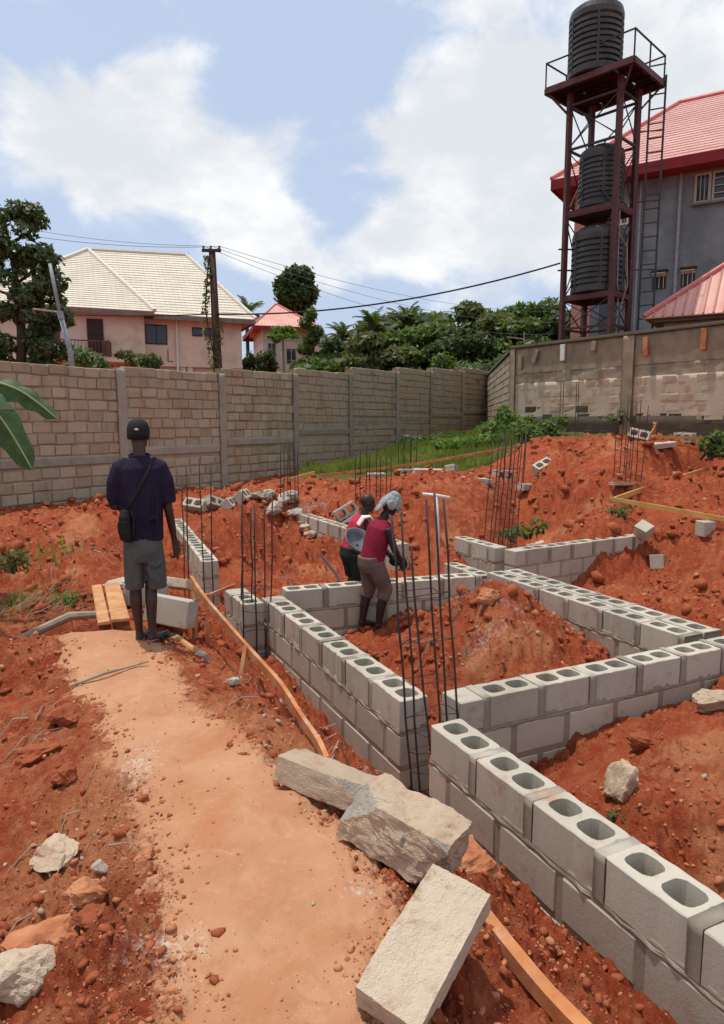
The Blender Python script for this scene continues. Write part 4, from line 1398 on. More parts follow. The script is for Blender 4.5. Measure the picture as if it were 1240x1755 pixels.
tank('lowest and widest black ribbed water tank inside the tower', (6.94, 21.03, 5.43), .76, 1.92)
tank('middle black ribbed water tank inside the tower', (6.93, 21.03, 7.82), .63, 1.72)
tank('topmost black water tank standing on the tower deck', (6.55, 20.85, 11.25), .74, 1.92)

# ------------------------------------------------------------------ rebar cages


def rebar_cage(label, bars, stir, dia=.007, mat='rebar'):
    """bars: list of (bottom, top); stir: heights at which a link ties the bars"""
    c = sum((Vector(b[0]) for b in bars), Vector()) / len(bars)
    t = thing('rebar_cage', label, 'rebar', c, group='rebar columns')
    r_ = random.Random(label)
    for a, b in bars:
        a, b = Vector(a) - c, Vector(b) - c
        pts = [a]
        for k in range(1, 6):
            p = a.lerp(b, k / 6) + Vector((r_.uniform(-.008, .008), r_.uniform(-.008, .008), 0))
            pts.append(p)
        pts.append(b)
        MB().sweep(pts, dia, 7).build('bar', M[mat], t, True)
    for z in stir:
        P = []
        for a, b in bars:
            a, b = Vector(a), Vector(b)
            f = (z - a.z) / (b.z - a.z)
            if 0 <= f <= 1:
                P.append(a.lerp(b, f) - c)
        if len(P) < 3:
            continue
        m = sum(P, Vector()) / len(P)
        P.sort(key=lambda p: math.atan2(p.y - m.y, p.x - m.x))
        P = [p + (p - m).normalized() * .01 + Vector((0, 0, r_.uniform(-.03, .03))) for p in P]
        MB().sweep(P + [P[0]], dia * .42, 5).build('stirrup', M[mat], t)
    return t


def cage_at(label, x, y, zt, w, d, rz=0, n=4, zb=None, lean=(0, 0), step=.24, dia=.007, zs=None, seed=1):
    r_ = random.Random(seed)
    zb = gzs(x, y) - .3 if zb is None else zb
    offs = [(-1, -1), (1, -1), (1, 1), (-1, 1)]
    if n == 6:
        offs = [(-1, -1), (0, -1), (1, -1), (1, 1), (0, 1), (-1, 1)]
    if n == 8:
        offs = [(-1, -1), (-.35, -1), (.35, -1), (1, -1), (1, 1), (.35, 1), (-.35, 1), (-1, 1)]
    ca, sa = math.cos(rz), math.sin(rz)
    bars = []
    for ox, oy in offs:
        px, py = x + (ox * w * ca - oy * d * sa) / 2, y + (ox * w * sa + oy * d * ca) / 2
        bars.append(((px, py, zb), (px + lean[0] + r_.uniform(-.03, .03), py + lean[1] + r_.uniform(-.03, .03), zt + r_.uniform(-.18, .12))))
    z0 = zb + .35
    st = zs if zs is not None else [z0 + step * k for k in range(int((zt - .5 - z0) / step) + 1)]
    return rebar_cage(label, bars, st, dia)


# front column: three bars in front, three behind, leaning left
fb = []
for (bx, by), (tx, ty), zt in (((.285, 4.33), (.185, 4.30), 1.13), ((.345, 4.30), (.245, 4.27), 1.16), ((.415, 4.28), (.31, 4.26), .93),
                              ((.515, 4.44), (.415, 4.42), 1.22), ((.565, 4.42), (.465, 4.40), 1.26), ((.635, 4.40), (.52, 4.38), 1.23)):
    k = (zt + .95) / (zt + .14)
    b = Vector((bx, by, -.14))
    tp = Vector((tx, ty, zt))
    fb.append((tuple(tp + (b - tp) * k), tuple(tp)))
rebar_cage('six tall leaning rebars in the gap at the front wall corner, nearest the camera', fb, [-.75, -.60, -.46, -.32, -.2, .02, .30, .62], .0076)
cage_at('rebar column at the back left corner of the long block wall', -1.13, 6.98, .95, .27, .20, R(20), 6, -1.0, (.03, .05), .22, .008, seed=4)
cage_at('rebar bars just right of the standing man, rising beside the block wall', -2.02, 8.25, 1.16, .26, .9, R(18), 4, -.9, (.0, .02), .6, .008, [-.5, -.2, .3], seed=5)
cage_at('thin rebar column rising from the white rubble heap against the brown wall', -1.50, 14.1, 1.32, .30, .28, R(20), 6, None, (.0, .02), .3, .009, seed=6)
cage_at('rebar column standing behind the two workers', .22, 13.6, 1.22, .62, .3, R(15), 8, None, (.02, 0), .22, .009, seed=7)
cage_at('distant rebar column rising in front of the grass bank', 1.12, 17.2, 1.52, .34, .3, R(20), 6, None, (.02, .05), .3, .010, seed=8)
cage_at('tall dense rebar column behind the far corner of the double block wall', 2.15, 10.75, 1.55, .42, .4, R(-25), 8, -.8, (.16, .1), .20, .008, seed=9)
cage_at('rebar column between the bush and the red heaps', 3.35, 15.2, 1.45, .36, .3, R(10), 4, None, (.05, 0), .3, .009, seed=10)
cage_at('rebar column in front of the pilaster of the old wall', 5.05, 13.1, 2.1, .36, .32, R(20), 8, None, (.05, 0), .22, .008, seed=11)
cage_at('short thin rebars standing against the mossy foot of the old wall', 5.72, 19.2, 2.85, .5, .12, R(-50), 4, 1.0, (0, 0), .5, .010, [2.4], seed=12)

# ------------------------------------------------------------------ loose blocks, slabs, stones, boards


def chunk_mesh(d, amp, seed, mat, n=7, f=6.0, ch=.0, cuts=()):
    """broken block: box d split into a grid, displaced, with planar cuts ((normal), distance)"""
    bm = bmesh.new()
    bmesh.ops.create_cube(bm, size=1)
    bmesh.ops.subdivide_edges(bm, edges=bm.edges[:], cuts=n, use_grid_fill=True)
    from mathutils import noise as mn
    for v in bm.verts:
        p = Vector((v.co.x * d[0], v.co.y * d[1], v.co.z * d[2]))
        for nrm, dist in cuts:
            nn = Vector(nrm).normalized()
            e = p.dot(nn) - dist
            if e > 0:
                p -= nn * e * .97
        q = p * f + Vector((seed * 7.3, seed * 1.7, 0))
        p += Vector(v.co).normalized() * amp * (mn.noise(q) + .55 * mn.noise(q * 2.4) + .35 * mn.noise(q * 5.7) + .22 * mn.noise(q * 12))
        v.co = p
    me = bpy.data.meshes.new('chunk')
    bm.to_mesh(me)
    bm.free()
    me.materials.append(M[mat])
    return me


def lump_mesh(d, amp, seed, mat, flats=9):
    """angular lump: a ball cut by random planes, then roughened"""
    from mathutils import noise as mn
    r_ = random.Random(seed)
    bm = bmesh.new()
    bmesh.ops.create_icosphere(bm, subdivisions=4, radius=1)
    pl = []
    for i in range(flats):
        n_ = Vector((r_.gauss(0, 1), r_.gauss(0, 1), r_.gauss(0, .8))).normalized()
        pl.append((n_, r_.uniform(.50, .82)))
    for v in bm.verts:
        p = v.co.copy()
        for n_, k in pl:
            e = p.dot(n_) - k
            if e > 0:
                p -= n_ * e * .92
        q = p * 1.7 + Vector((seed * 3.1, 0, seed))
        p *= 1 + .22 * mn.noise(q) + .12 * mn.noise(q * 2.6) + .07 * mn.noise(q * 6) + .04 * mn.noise(q * 13)
        v.co = Vector((p.x * d[0] * .66, p.y * d[1] * .66, p.z * d[2] * .72))
    me = bpy.data.meshes.new('lump')
    bm.to_mesh(me)
    bm.free()
    me.materials.append(M[mat])
    return me


def chunk(name, lab, cat, loc, d, rot=(0, 0, 0), amp=.01, mat='chunk', n=7, f=6.0, cuts=(), group=None, smooth=False, seed=None):
    if name in ('soil_clod', 'stone', 'rubble_piece'):
        me = lump_mesh(d, amp, seed or len(lab), mat)
    else:
        me = chunk_mesh(d, amp, seed or len(lab), mat, n, f, cuts=cuts)
        if n > 12:          # fresh breaks show the aggregate
            me.materials.append(M['agg'])
            for p in me.polygons:
                if max(abs(c) for c in p.normal) < .90:
                    p.material_index = 1
    if smooth:
        me.polygons.foreach_set('use_smooth', np.ones(len(me.polygons), dtype=bool))
    return tag(link(name, me, None, loc, rot), lab, cat, group)


# the three big pieces at the right edge of the path
chunk('concrete_slab', 'tan half block slab lying tilted on the path edge behind the broken chunk', 'slab', (-.14, 3.02, .055), (.50, .22, .12), (R(-14), R(7), R(-27)), .009, 'chunk', 22, 7, smooth=True, cuts=(((1, .3, .4), .245), ((-.9, .5, .5), .25), ((.2, -1, .7), .118)))
big = chunk('broken_block', 'rough broken concrete block with exposed aggregate at the right edge of the path', 'rubble', (.175, 2.63, .065), (.46, .27, .20), (R(-8), R(12), R(-31)), .015, 'chunk', 26, 10,
            cuts=(((-.6, -.55, .62), .185), ((.75, -.35, -.4), .21), ((.25, -.8, .75), .195), ((-.9, .1, .25), .235)))
chunk('concrete_slab', 'long pale slab pointing away at the bottom edge, leaning on the broken block', 'slab', (.20, 1.945, .10), (.21, .47, .09), (R(17), R(9), R(-33)), .007, 'chunk', 28, 9, cuts=(((-.5, .85, .2), .262), ((.8, .6, .3), .228)))
# stones and clods on the left of the path
for nm, lab, cat, x, y, d, rz, mt, amp, up in (
        ('stone', 'flat pale angular stone on the left bank of the path', 'stone', -1.32, 2.74, (.15, .17, .06), .5, 'chunk', .016, .012),
        ('stone', 'pale concrete lump cut by the lower left corner of the picture', 'stone', -1.12, 2.02, (.20, .14, .12), .2, 'chunk', .016, .03),
        ('stone', 'small whitish grey stone above the two orange clods', 'stone', -1.02, 2.47, (.055, .05, .045), .3, 'white_rubble', .008, .015),
        ('soil_clod', 'squat orange brown clod just below the small white stone', 'clod', -1.04, 2.37, (.13, .10, .08), .4, 'clodt', .014, .02),
        ('soil_clod', 'largest orange brown clod at the left edge near the bottom', 'clod', -1.16, 2.22, (.24, .17, .10), .5, 'clodt', .02, .03),
        ('soil_clod', 'low reddish clod in front of the squat orange clod', 'clod', -.98, 2.28, (.12, .09, .06), .2, 'clod', .014, .012),
        ('soil_clod', 'rounded pale orange clod on the left edge of the tan path', 'clod', -.87, 2.55, (.085, .075, .06), .9, 'clodt', .008, .015),
        ('soil_clod', 'flat red clod high on the left bank near the picture edge', 'clod', -1.80, 3.62, (.26, .14, .08), .6, 'clod', .018, .03),
        ('soil_clod', 'dark red clod below the stick on the left bank', 'clod', -1.78, 3.95, (.18, .15, .10), .1, 'clod', .02, .03),
        ('soil_clod', 'angular red clod by itself left of the middle of the path', 'clod', -1.50, 3.30, (.11, .09, .075), .7, 'clod', .014, .02),
        ('stone', 'grey white pebble on the red spill right of the path', 'stone', -.86, 4.42, (.065, .05, .045), .3, 'white_rubble', .008, .015),
        ('stone', 'tan rounded stone between the curved board and the long wall', 'stone', -.46, 4.62, (.11, .09, .06), .9, 'chunk', .012, .02),
        ('soil_clod', 'big orange clod at the foot of the nearest block wall beside the broken block', 'clod', .50, 2.98, (.30, .24, .17), .3, 'clodt', .03, .0),
        ('soil_clod', 'large red clod with dark underside on the right flank of the mound', 'clod', 2.28, 6.10, (.22, .18, .15), .4, 'clod', .03, .05),
        ('stone', 'pale tan boulder tucked under the large clod on the mound', 'stone', 2.50, 6.02, (.30, .22, .13), .2, 'chunk', .025, .02),
        ('soil_clod', 'long orange clod on the front face of the mound', 'clod', 1.18, 6.32, (.26, .16, .12), .5, 'clodt', .022, .04),
        ('stone', 'tan rock standing at the left end of the soil fill behind the front wall', 'stone', 1.56, 3.92, (.16, .20, .22), .2, 'chunk', .03, .05),
        ('soil_clod', 'rounded red clod beside the tan rock on the soil fill', 'clod', 1.90, 4.40, (.18, .14, .12), .5, 'clod', .02, .04),
        ('stone', 'pale broken stone against the crossing wall at the right picture edge', 'stone', 2.62, 4.82, (.34, .20, .13), .35, 'chunk', .022, .06),
        ('soil_clod', 'dark red slab of clay near the weeds behind the far right wall', 'clod', 3.05, 12.2, (.34, .24, .16), .6, 'clod', .04, .05),
        ('stone', 'pale flat stone on the left track near the man', 'stone', -3.0, 8.3, (.34, .2, .09), .4, 'white_rubble', .02, .03),
        ('stone', 'mossy pale block piece with something yellow beside it left of the man', 'stone', -4.05, 11.9, (.40, .26, .22), .2, 'white_rubble', .03, .06)):
    chunk(nm, lab, cat, (x, y, gz(x, y) + up), d, (random.uniform(-.2, .2), random.uniform(-.2, .2), rz), amp, mt, 6, 9 / max(d[0], .12) * .12 + 4, seed=int(abs(x) * 100 + 3))
chunk('yellow_scrap', 'small yellow plastic scrap on the pale block piece left of the man', 'scrap', (-4.08, 11.86, gz(-4.05, 11.9) + .22), (.16, .1, .1), (.3, .2, .4), .02, 'yellow', 4, 9)


def loose_block(lab, loc, rot, name='loose_block', broken=False, mat=None):
    me = HB[len(lab) % 5]
    if 'broken' in lab or 'piece' in lab or 'entering' in lab:
        me = SBH[len(lab) % 3]
    if mat:
        me = me.copy()
        me.materials.clear()
        me.materials.append(M[mat])
    return tag(link(name, me, None, loc, rot), lab, 'block', 'loose hollow blocks lying about')


def onground(x, y, up):
    return (x, y, gz(x, y) + up * .5)


for lab, x, y, up, rot in (
        ('leftmost of the loose hollow blocks lying below the brown wall, cores up', -3.42, 14.0, .16, (R(42), R(6), R(-18))),
        ('hollow block tipped steeply on edge, second from the left below the brown wall', -3.08, 14.2, .18, (R(58), R(20), R(55))),
        ('left one of the pair of hollow blocks lying side by side below the brown wall', -2.76, 14.3, .17, (R(48), 0, R(80))),
        ('right one of the pair of hollow blocks lying side by side below the brown wall', -2.50, 14.4, .19, (R(50), 0, R(80))),
        ('hollow block on its side behind the pink vested worker', -.32, 13.2, .20, (R(78), R(-28), R(20))),
        ('lower hollow block with its cores facing out behind the pink vested worker', -.20, 12.7, .14, (R(72), R(-34), R(15))),
        ('pale block at the edge of the grass, left one of two below the long board', .36, 17.6, .10, (R(4), 0, R(20))),
        ('pale block at the edge of the grass, right one of two below the long board', 1.12, 17.1, .12, (R(90), 0, R(20))),
        ('grey end of a block sticking out of the red heap below the long board', 2.08, 15.9, .10, (R(80), R(10), R(70))),
        ('dark underside hollow block tilted on the crest between two red heaps', 4.02, 15.3, .12, (R(28), R(-24), R(25))),
        ('mossy block half buried near the rebar column left of the tilted hollow block', 3.20, 15.6, .10, (R(86), R(4), R(10))),
        ('pale block on the red heap before the mossy wall, left of the pilaster', 5.32, 16.4, .12, (R(70), R(-16), R(28))),
        ('whitish block on the red heap right of the pilaster rebar', 6.12, 15.3, .12, (R(60), R(14), R(-30))),
        ('brownish block by the yellow board at the old wall', 7.55, 16.2, .14, (R(90), 0, R(-55))),
        ('tilted broken block resting on the right end of the far right wall', 4.62, 11.15, .33, (R(25), R(-28), R(25))),
        ('block piece lying on the rubble at the end of the far right wall', 4.78, 10.9, .05, (R(80), R(10), R(50))),
        ('block just entering the picture at the right edge on the red rubble', 5.30, 10.5, .06, (R(90), 0, R(10)))):
    p = onground(x, y, up)
    mt_ = 'white_rubble' if y > 12.5 and len(lab) % 3 else None
    if 'tilted broken' in lab:
        p = (x, y, -.05)
    loose_block(lab, p, rot, mat=mt_)

for lab, x, y, d, rz, mt in (('flat pale broken slab on the red ridge right of the two workers', 2.45, 14.6, (.62, .3, .1), .2, 'white_rubble'),
                             ('whitish slab at the grass edge below the long board', 1.60, 16.8, (.7, .3, .1), .1, 'white_rubble'),
                             ('pale slab lying beside the whitish block on the right red heap', 6.65, 15.4, (.6, .3, .1), .1, 'white_rubble'),
                             ('low pale rubble piece on the right heap next to the weeds', 7.0, 15.1, (.5, .3, .16), .4, 'white_rubble'),
                             ('grey broken block pieces at the foot of the tilted hollow block', 3.65, 15.1, (.45, .25, .14), .5, 'white_rubble'),
                             ('narrow pale slab on the edge of the drain trench right of the weeds', 3.35, 13.0, (.5, .2, .08), .6, 'chunk'),
                             ('pale slab under the corner where the two yellow boards meet', 4.9, 12.9, (.5, .16, .06), .35, 'chunk')):
    chunk('broken_slab', lab, 'slab', (x, y, gz(x, y) + .03), d, (random.uniform(-.1, .1), random.uniform(-.12, .12), rz), .025, mt, 6, 4)

RUB = ['tall whitish rubble piece behind the corner rebar column', 'whitish rubble piece in the middle of the heap, half behind rebars', 'largest pale rubble lump low at the end of the far wall', 'small pale rubble lump touching the far wall end',
       'big pale rubble piece on the far wall top, left of the dark gap', 'pale rubble piece right of the dark gap behind the far wall', 'small rubble piece leaning on the back of the far wall', 'rubble piece nearest the loose blocks behind the worker',
       'rubble piece at the left end of the whitish heap', 'rearmost rubble piece on top of the whitish heap']
# white rubble heap at the far end of the far wall: pieces one can pick apart
for i, (x, y, s) in enumerate(((-1.95, 14.3, .34), (-1.65, 14.25, .30), (-1.78, 13.95, .38), (-1.38, 14.0, .26), (-1.10, 13.5, .32), (-.85, 13.35, .28), (-.98, 13.1, .24), (-.62, 13.2, .26), (-2.2, 14.3, .28), (-1.5, 14.45, .34))):
    chunk('rubble_piece', RUB[i], 'rubble', (x, y, gzs(x, y) + s * .3), (s * 1.1, s * .8, s * .5), (random.uniform(-.4, .4), random.uniform(-.4, .4), random.random() * 3), s * .10, 'white_rubble', 6, 5, group='whitish rubble heap', seed=i + 1)

# two grey solid blocks behind the man's legs
tag(link('concrete_block', solid_block_mesh(901, .46, .2, .26, 'block', .004, .008), None, (-1.83, 6.42, -.08), (R(-12), R(6), R(-16))), 'grey solid block tilted on the bank right of the man\'s legs', 'block')
tag(link('concrete_block', solid_block_mesh(902, .42, .2, .22, 'block', .004, .008), None, (-2.2, 6.85, -.02), (R(-6), R(2), R(10))), 'grey block seen between the legs of the standing man', 'block')
tag(link('concrete_block', solid_block_mesh(903, .25, .22, .10, 'chunk', .004, .008), None, (-1.93, 7.1, .02), (R(-22), R(4), R(-8))), 'small pinkish tan slab behind the man\'s right knee', 'slab')

# planks over the drain
for lab, a, b, w in (('left narrower plank of the plank bridge over the drain', (-2.80, 7.1, .0), (-2.17, 5.62, .035), .10), ('right wider plank of the plank bridge, partly muddy', (-2.66, 7.15, .0), (-2.05, 5.68, .045), .15)):
    a, b = Vector(a), Vector(b)
    a.z = .0
    b.z = max(b.z, gz(b.x, b.y) + .015)
    d = b - a
    mb = MB()
    n = 10
    q = d.to_track_quat('X', 'Z').to_matrix().to_4x4()
    me = solid_block_mesh(len(lab), d.length, w, .028, 'wood', .003, .005)
    o = link('plank', me, None, (a + b) / 2)
    o.rotation_euler = q.to_euler()
    tag(o, lab, 'plank', 'planks across the drain')


def board(lab, pts, w, h, mat, name='board', group=None, twist=0):
    """sawn board following pts; w wide, h thick"""
    me = MB()
    P = [Vector(p) for p in pts]
    Q = []
    for i in range(len(P) - 1):
        for k in range(4):
            a = P[max(i - 1, 0)]
            b, c = P[i], P[i + 1]
            d = P[min(i + 2, len(P) - 1)]
            t = k / 4
            Q.append(.5 * ((2 * b) + (c - a) * t + (2 * a - 5 * b + 4 * c - d) * t * t + (3 * b - a - 3 * c + d) * t ** 3))
    Q.append(P[-1])
    V, F = [], []
    for i, p in enumerate(Q):
        tdir = (Q[min(i + 1, len(Q) - 1)] - Q[max(i - 1, 0)]).normalized()
        side = Vector((tdir.y, -tdir.x, 0)).normalized()
        side = (Matrix.Rotation(twist, 3, tdir) @ side)
        up = side.cross(tdir).normalized()
        j = random.uniform(-.06, .06)
        for sx, sy in ((-1, -1), (1, -1), (1, 1), (-1, 1)):
            V.append(p + side * (sx * h / 2 * (1 + j)) + up * (sy * w / 2 * (1 + j * .6)))
    for i in range(len(Q) - 1):
        for k in range(4):
            F.append((i * 4 + k, i * 4 + (k + 1) % 4, i * 4 + 4 + (k + 1) % 4, i * 4 + 4 + k))
    F += [(3, 2, 1, 0), tuple(len(V) - 4 + k for k in range(4))]
    me.add(V, F)
    return tag(me.build(name, M[mat]), lab, 'board' if name != 'stake' else 'stake', group)


def stake(lab, x, y, z1, lean=(0, 0), w=.045, mat='woodorange', z0=None):
    z0 = gz(x, y) - .15 if z0 is None else z0
    return board(lab, [(x, y, z0), (x + lean[0], y + lean[1], z1)], w, w * .8, mat, 'stake', 'setting out stakes')


def edge_board(x, y):
    return gz(x, y)


cb = [(-1.66, 6.56, .20), (-1.40, 5.96, .16), (-1.02, 5.32, .04), (-.78, 4.92, -.03), (-.55, 4.45, -.05), (-.38, 4.05, -.09), (-.25, 3.72, -.10), (-.19, 3.5, -.10)]
cb = [(x, y, max(z, gz(x, y) + .025)) for x, y, z in cb]
board('long curved orange board bending down from the man towards the path edge', cb, .062, .028, 'woodorange')
stake('orange stake under the upper end of the curved board', -1.62, 6.42, .17, (.02, .05))
stake('second orange stake, just right of the first under the curved board', -1.42, 6.12, .16, (.0, .0))
stake('pale stake leaning under the middle of the curved board', -.93, 4.98, .02, (.05, .1), mat='wood')
board('thin orange cross strip tying the stakes at the curved board', [(-1.60, 6.40, .02), (-1.33, 7.05, .02)], .03, .02, 'woodorange')
tag(MB().sweep([(-1.83, 5.86, gz(-1.83, 5.86) + .06), (-1.55, 5.58, gz(-1.55, 5.58) + .05), (-1.28, 5.32, gz(-1.28, 5.32) + .045)], [.022, .026, .027], 8).build('wooden_pole', M['wood']), 'pale round pole lying to the right of the man\'s feet', 'pole')
tag(MB().sweep([(-1.31, 5.35, gz(-1.28, 5.32) + .045), (-1.24, 5.28, gz(-1.28, 5.32) + .04)], [.038, .036], 9).build('pole_collar', M['white_rubble'], None), 'whitish lump stuck on the end of the pale pole', 'lump')
lb = [(-.95, 4.12 + .2), (-.3, 3.2)]
board('splintered orange board buried along the foot of the nearest wall', [(.43, 2.36, gz(.43, 2.36) + .05), (.62, 2.05, gz(.62, 2.05) + .06), (.80, 1.75, gz(.8, 1.75) + .05)], .06, .05, 'woodorange')
# setting out boards at the back
board('yellow string board sloping down to the right picture edge', [(4.38, 12.0, .37), (5.0, 11.0, .31), (5.6, 10.1, .24)], .07, .03, 'woodyellow')
board('yellow string board running up to the right from the board corner', [(4.36, 12.0, .34), (5.9, 13.5, .52), (7.6, 15.1, .69)], .085, .03, 'woodyellow')
board('thin orange batten under the yellow board at the corner', [(4.5, 12.3, .30), (5.7, 13.4, .42)], .05, .03, 'wood')
stake('pale stake under the corner where the yellow boards meet', 4.40, 12.02, .37, mat='wood')
stake('small stake half way along the rising yellow board', 5.9, 13.45, .50, mat='wood')
stake('stake at the right end of the rising yellow board', 7.1, 14.55, .78, mat='wood')
board('long thin orange board running from the grass up to the bush', [(-1.0, 16.6, .42), (1.2, 17.0, .66), (3.0, 17.6, .92), (4.4, 18.1, 1.12)], .06, .03, 'woodorange')
board('short yellow board at the left end of the grass', [(-1.72, 16.2, .36), (-1.15, 16.7, .50)], .05, .03, 'woodyellow')
board('pale split board lying in the grass edge', [(-.9, 16.3, gz(-.9, 16.3) + .06), (.2, 16.6, gz(.2, 16.6) + .06)], .06, .03, 'wood')
board('thin board along the foot of the mossy wall on the left', [(4.6, 18.0, 1.30), (6.2, 17.0, 1.33)], .045, .03, 'wood')
board('yellow board along the foot of the mossy wall at the right edge', [(6.6, 16.2, 1.36), (8.1, 15.6, 1.34)], .07, .03, 'woodyellow')
board('orange plank leaning upright against the mossy wall', [(6.72, 16.4, 1.18), (6.98, 16.55, 1.52), (7.0, 16.6, 1.72)], .12, .03, 'woodorange')
board('short orange board lying at the foot of the leaning plank', [(6.45, 16.2, 1.2), (6.85, 16.3, 1.24)], .08, .03, 'woodorange')
# stick, thin bars
tag(MB().sweep([(-1.95, 4.42, gz(-1.95, 4.42) + .03), (-1.75, 4.5, gz(-1.75, 4.5) + .035), (-1.52, 4.72, gz(-1.52, 4.72) + .03)], [.010, .012, .006], 6).build('stick', M['woodgrey']), 'dry curved stick on the red left bank beside the path', 'stick')
tag(MB().sweep([(-3.0, 5.78, gz(-3.0, 5.78) + .03), (-2.6, 5.96, .0), (-2.25, 6.02, .01)], [.035, .04, .03], 8).build('grey_log', M['woodgrey']), 'long greyish root along the far lip of the drain', 'log')
tag(MB().sweep([(-3.3, 5.42, gz(-3.3, 5.42) + .03), (-2.85, 5.62, gz(-2.85, 5.62) + .02)], [.04, .035], 8).build('grey_log', M['woodgrey']), 'short whitish log at the left picture edge by the drain', 'log')
tag(MB().sweep([(-.62, 10.3, -.30), (-.36, 9.5, -.42), (-.26, 9.1, -.50)], .022, 7).build('iron_pipe', M['rebar']), 'rusty iron pipe lying on the soil left of the workers', 'pipe')
tag(MB().sweep([(-.3, 9.1, -.5), (.1, 9.05, -.48)], .012, 6).build('thin_rod', M['woodgrey']), 'thin rod lying flat by the end of the iron pipe', 'rod')
wp = thing('white_pipe', 'white plastic pipe tee standing behind the front rebars', 'pipe', (1.0, 9.5, 0))
MB().sweep([(.03, 0, .69), (.06, 0, .22), (.06, 0, -.6)], .024, 9).build('upright_pipe', M['whitepipe'], wp, True)
MB().sweep([(-.16, 0, .72), (.03, 0, .70), (.22, .02, .665)], .024, 9).build('cross_pipe', M['whitepipe'], wp, True)

# ------------------------------------------------------------------ poles and wires
pz = 1.0
up_ = thing('utility_pole', 'brown wooden utility pole overgrown by a vine in front of the pink house', 'pole', (-4.9, 23.6, 0))
MB().sweep([(.10, 0, -.3), (.05, 0, 3.5), (-.04, 0, 7.3)], [.17, .15, .11], 10).build('shaft', M['pole'], up_, True)
MB().box((-.04, -.08, 7.28), (.62, .09, .09)).build('crossarm', M['pole'], up_)
for x in (-.3, -.06, .22):
    MB().sweep([(x, -.08, 7.3), (x, -.08, 7.42)], [.03, .045], 8).build('insulator', M['wiregrey'], up_)
vn_ = MB()
r_ = random.Random(21)
for k in range(420):
    z = r_.uniform(2.6, 7.1)
    sx = -.16 + .07 * math.sin(z * 2.3) - (.12 if 4.6 < z < 6.4 else 0)
    if z < 5.2 and r_.random() < .5:
        sx = .12 + .06 * math.sin(z * 3)
    c = Vector((sx + r_.uniform(-.10, .10), -.14 + r_.uniform(-.1, .1), z))
    a = Vector((r_.uniform(-1, 1), r_.uniform(-1, 1), r_.uniform(-1.4, .3))).normalized() * r_.uniform(.05, .10)
    b = a.cross(Vector((r_.uniform(-1, 1), r_.uniform(-1, 1), r_.uniform(-1, 1)))).normalized() * .035
    vn_.add([c - a, c + b, c + a, c - b], [(0, 1, 2, 3)])
tag(vn_.build('vine', M['vine'], up_), kind=None)
MB().sweep([(-.14, -.12, 7.0), (-.2, -.14, 6.3), (-.28, -.14, 5.6), (-.22, -.14, 4.9), (-.1, -.15, 4.2), (.1, -.16, 3.2), (.12, -.16, 2.4)], .022, 5).build('vine_stem', M['pole'], up_)

lp = thing('steel_pole', 'grey steel pole leaning left over the brown wall in front of the tree', 'pole', (-7.75, 18.9, 0))
MB().sweep([(.10, 0, 1.0), (-.09, 0, 3.6), (-.30, 0, 4.55)], [.075, .07, .065], 10).build('lower_shaft', M['galv'], lp, True)
MB().sweep([(-.30, 0, 4.5), (-.50, 0, 5.85)], [.05, .045], 10).build('upper_shaft', M['galv'], lp, True)
MB().sweep([(-.27, 0, 4.42), (-.31, 0, 4.62)], [.085, .085], 10).build('collar', M['galv'], lp)
MB().sweep([(-.3, 0, 4.6), (-1.1, .2, 4.72)], .03, 6).build('side_arm', M['woodgrey'], lp)


def wire(lab, a, b, sag, r, mat):
    a, b = Vector(a), Vector(b)
    pts = []
    for k in range(25):
        t = k / 24
        p = a.lerp(b, t)
        p.z -= sag * 4 * t * (1 - t)
        pts.append(p)
    return tag(MB().sweep(pts, r, 5).build('overhead_wire', M[mat]), lab, 'wire', 'overhead wires')


wire('upper thin overhead wire left of the utility pole', (-14.4, 24.6, 8.9), (-5.2, 23.5, 7.42), .28, .007, 'wiregrey')
wire('lower thin overhead wire left of the utility pole', (-14.4, 24.2, 8.55), (-4.72, 23.5, 7.40), .33, .008, 'wiregrey')
wire('uppermost thin overhead wire right of the utility pole', (-4.7, 23.5, 7.42), (14, 44, 8.6), .8, .008, 'wiregrey')
wire('middle thin overhead wire right of the utility pole', (-4.95, 23.5, 7.42), (13.5, 44.5, 8.0), .9, .008, 'wiregrey')
wire('lowest thin overhead wire right of the utility pole', (-5.2, 23.5, 7.42), (13, 45, 7.3), 1.0, .008, 'wiregrey')
wire('thick black cable slung from the water tower leg to the utility pole', (5.85, 21.1, 6.35), (-4.85, 23.5, 5.25), .42, .026, 'wire')
wire('black cable running left from the utility pole across the pink house eave', (-4.95, 23.5, 5.25), (-15, 27, 6.0), .15, .02, 'wire')
mast = thing('antenna_mast', 'thin grey antenna mast over the left end of the old wall', 'antenna', (5.2, 22.6, 3.4))
MB().sweep([(0, 0, 0), (0, 0, 1.15)], .02, 6).build('mast', M['galv'], mast)
MB().sweep([(-.55, 0, 1.0), (0, 0, .93)], .02, 6).build('boom', M['woodgrey'], mast)

# ------------------------------------------------------------------ vegetation


